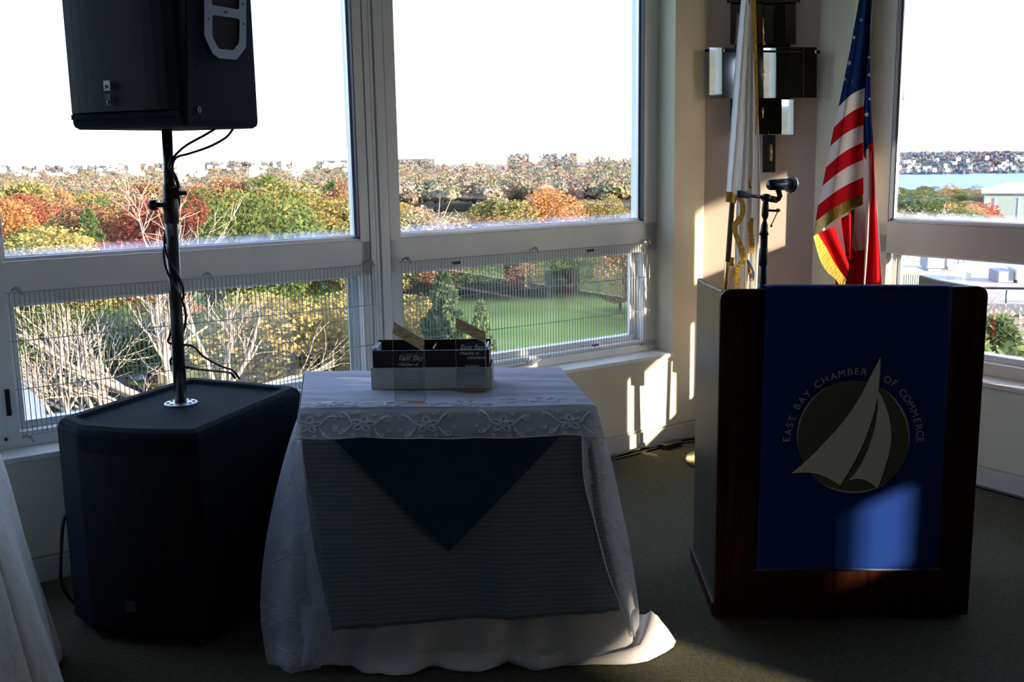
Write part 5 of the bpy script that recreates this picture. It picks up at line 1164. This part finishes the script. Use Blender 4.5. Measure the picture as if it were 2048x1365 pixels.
# warehouse
wc = at(1966, 440, 178)
wh = empty('warehouse', (wc.x, wc.y, -11), math.radians(-24), 'grey green metal warehouse with pale blue roof beyond the flat roof', 'warehouse'); WM_ = wm(wh)
MB().box(0, 0, -1, 46, 24, 5.0).build('wall', mat('warehouse_green', (.30, .38, .35), .6), wh, WM_)
mb = MB(); mb.add([(-.5, -.7, 4.95), (46.6, -.7, 4.95), (46.6, 24.7, 4.95), (-.5, 24.7, 4.95), (3.5, 12, 6.4), (43, 12, 6.4)], [(0, 1, 5, 4), (1, 2, 5), (2, 3, 4, 5), (3, 0, 4), (3, 2, 1, 0)])
mb.build('roof', mat('warehouse_roof', (.62, .80, .84), .5), wh, WM_)
for x in (1.6, 5.2): MB().box(x, -.14, -1, x + .16, 0, 4.2).build('downpipe', mat('pipe_blue', (.5, .62, .72), .5), wh, WM_)
MB().box(1.76, -.06, -1, 5.2, 0, 4.0).build('bay_door', mat('door_green', (.27, .34, .32), .6), wh, WM_)
# lattice radio tower
tx, ty = pole_xy(1796, 135); tz = ground_z(tx, ty)
tw = empty('radio_tower', (tx, ty, tz), .4, 'tall lattice radio tower with antennas at the left of the right hand window', 'tower'); TM = wm(tw)
STW = mat('tower_steel', (.30, .33, .40), .5, metal=.3); HT_ = 46.; leg = lambda k_, z: Vector(((.95 - .006 * z) * math.cos(k_ * 2 * PI / 3) * .5, (.95 - .006 * z) * math.sin(k_ * 2 * PI / 3) * .5, z))
for k_ in range(3): MB().tube([leg(k_, 0), leg(k_, HT_)], .035, 5).build('leg', STW, tw, TM)
mb = MB(); z = 0.
while z < HT_ - 1:
    for k_ in range(3): mb.tube([leg(k_, z), leg((k_ + 1) % 3, z + 1.)], .016, 4, cap=False); mb.tube([leg(k_, z), leg((k_ + 1) % 3, z)], .016, 4, cap=False)
    z += 1.
mb.build('lattice', STW, tw, TM, kind='stuff')
dz_ = H + ray(1792, 190).z / math.hypot(ray(1792, 190).x, ray(1792, 190).y) * 135 - tz
MB().lathe([(.1, -.3), (.62, -.1), (.65, .0), (.55, .02)], TM @ Vector((-.35, -.6, dz_)), 20, (0, -1, 0)).build('dish', mat('dish_blue', (.10, .12, .22), .5), tw)
mb = MB(); hy = 26.5 - 0
az_ = H + ray(1800, 80).z / math.hypot(ray(1800, 80).x, ray(1800, 80).y) * 135 - tz
mb.tube([(0, 0, az_), (1.6, -.5, az_)], .04, 5); mb.tube([(.9, -.3, az_ - .7), (.9, -.3, az_ + .7)], .04, 5); mb.tube([(1.6, -.5, az_ - .7), (1.6, -.5, az_ + .7)], .04, 5)
mb.build('antenna', STW, tw, TM)
for dz2 in (dz_ - 1.7, dz_ + 5.3):
    MB().tube([(-.6, 0, dz2), (1.0, 0, dz2)], .05, 5).box(-.1, -.1, dz2 - .3, .8, .1, dz2 + .1).build('platform', STW, tw, TM)
MB().box(-.75, -.2, az_ - 5, -.25, .2, az_).build('panel_antenna', STW, tw, TM)

# ---- big bare trees close to the building (left window)
def limb(mb, p, d, L, r, depth, rr, droop):
    n = 6; P = [p.copy()]; R = [r]; q = p.copy(); dd = d.normalized()
    for k_ in range(n):
        dd = (dd + Vector((rr.uniform(-.2, .2), rr.uniform(-.2, .2), rr.uniform(-.14, .2) + droop))).normalized(); q = q + dd * L / n; P.append(q.copy()); R.append(r * (1 - .62 * (k_ + 1) / n))
    mb.tube(P, R, 6 if r > .05 else 4, cap=False)
    if depth > 0:
        for k_ in range(rr.randint(4, 6) if depth > 1 else rr.randint(3, 6)):
            i = rr.randint(1, n); t = (P[i] - P[i - 1]).normalized(); side = Vector((rr.uniform(-1, 1), rr.uniform(-1, 1), rr.uniform(-.3, .9))).normalized()
            limb(mb, P[i], t * .75 + side * .75, L * rr.uniform(.38, .62), max(R[i] * .62, .012), depth - 1, rr, droop * .5)
def bare(px, yb, Y, specs, lab, seed, depth=3):
    b = at(px, yb, Y); g = ground_z(b.x, b.y); rr = random.Random(seed); e = empty('bare_tree', (b.x, b.y, g), 0, lab, 'tree'); 
    mb = MB(); mb.tube([Vector((b.x, b.y, g)), Vector((b.x + .1, b.y, g + (b.z - g) * .5)), b], [.30, .26, .2], 10); mb.build('trunk', PALE, e)
    for (dx, dy, dz, L, r) in specs:
        mb = MB(); limb(mb, b.copy(), Vector((dx, dy, dz)), L, r, depth, rr, .01); mb.build('limb', PALE, e)
    return e
bare(352, 830, 27, [(-.85, 0, .55, 4.4, .13), (-1, .3, .10, 4.2, .11), (-.30, .2, 1, 4.0, .12), (-.05, 0, 1, 4.6, .11), (-.95, -.2, .40, 3.2, .10)], 'big bare pale barked tree beside the speaker pole in the left window', 3)
bare(215, 850, 30, [(-.7, 0, .55, 3.2, .09), (-.25, .2, 1, 3.4, .09), (-1, 0, .2, 2.6, .08), (.2, .1, 1, 2.6, .08)], 'bare pale tree behind the subwoofer top in the left window', 5, 2)
bare(160, 900, 26, [(-.5, 0, .8, 2.6, .07), (-.2, .1, 1, 3.0, .07)], 'smaller bare tree near the left jamb of the left window', 8, 2)
bare(440, 800, 28, [(.55, 0, .6, 2.8, .08), (.2, .1, 1, 2.6, .08), (-.2, 0, 1, 3.8, .07), (.9, 0, .35, 3.4, .07)], 'bare tree with snapped limbs right of the speaker pole', 13, 2)
# ---- little houses, cars in the yard at lower left
hs = empty('garden_shed', on_z(45, 835, -11), .5, 'white shed with grey roof in the yard at the lower left', 'shed'); HM_ = wm(hs)
MB().box(-2.4, -1.6, 0, 1.0, 1.8, 1.9).build('wall', HW, hs, HM_); MB().prism([(-2.6, -1.8, 1.9), (-2.6, 2., 1.9), (-2.6, .1, 2.8)], (3.8, 0, 0)).build('roof', HRf, hs, HM_)
def car(px, py, rz, colr, lab):
    p = on_z(px, py, -11); e = empty('parked_car', p, rz, lab, 'car'); M = wm(e); body = mat('car_paint_' + colr, {'white': (.75, .78, .82), 'blue': (.12, .20, .38)}[colr], .25, coat=1.)
    MB().prism([(-2.1, -.85, .3), (2.1, -.85, .3), (2.15, -.85, .75), (1.3, -.85, .9), (-1.9, -.85, .95), (-2.15, -.85, .8)], (0, 1.7, 0)).build('body', body, e, M, bevel=.08)
    MB().prism([(-1.6, -.75, .9), (1.0, -.75, .9), (.4, -.75, 1.4), (-1.2, -.75, 1.42)], (0, 1.5, 0)).build('cabin', mat('car_glass', (.03, .04, .06), .1), e, M, bevel=.06)
    for x in (-1.35, 1.35):
        for y in (-.86, .86): MB().tube([(x, y - .1, .32), (x, y + .1, .32)], .32, 14).build('wheel', BLKS, e, M)
car(300, 742, .3, 'white', 'white car parked behind the bare trees near the pole'); car(243, 772, .9, 'blue', 'blue car parked behind the bare trees at the left'); car(400, 722, .2, 'white', 'white car parked behind the tree right of the pole')
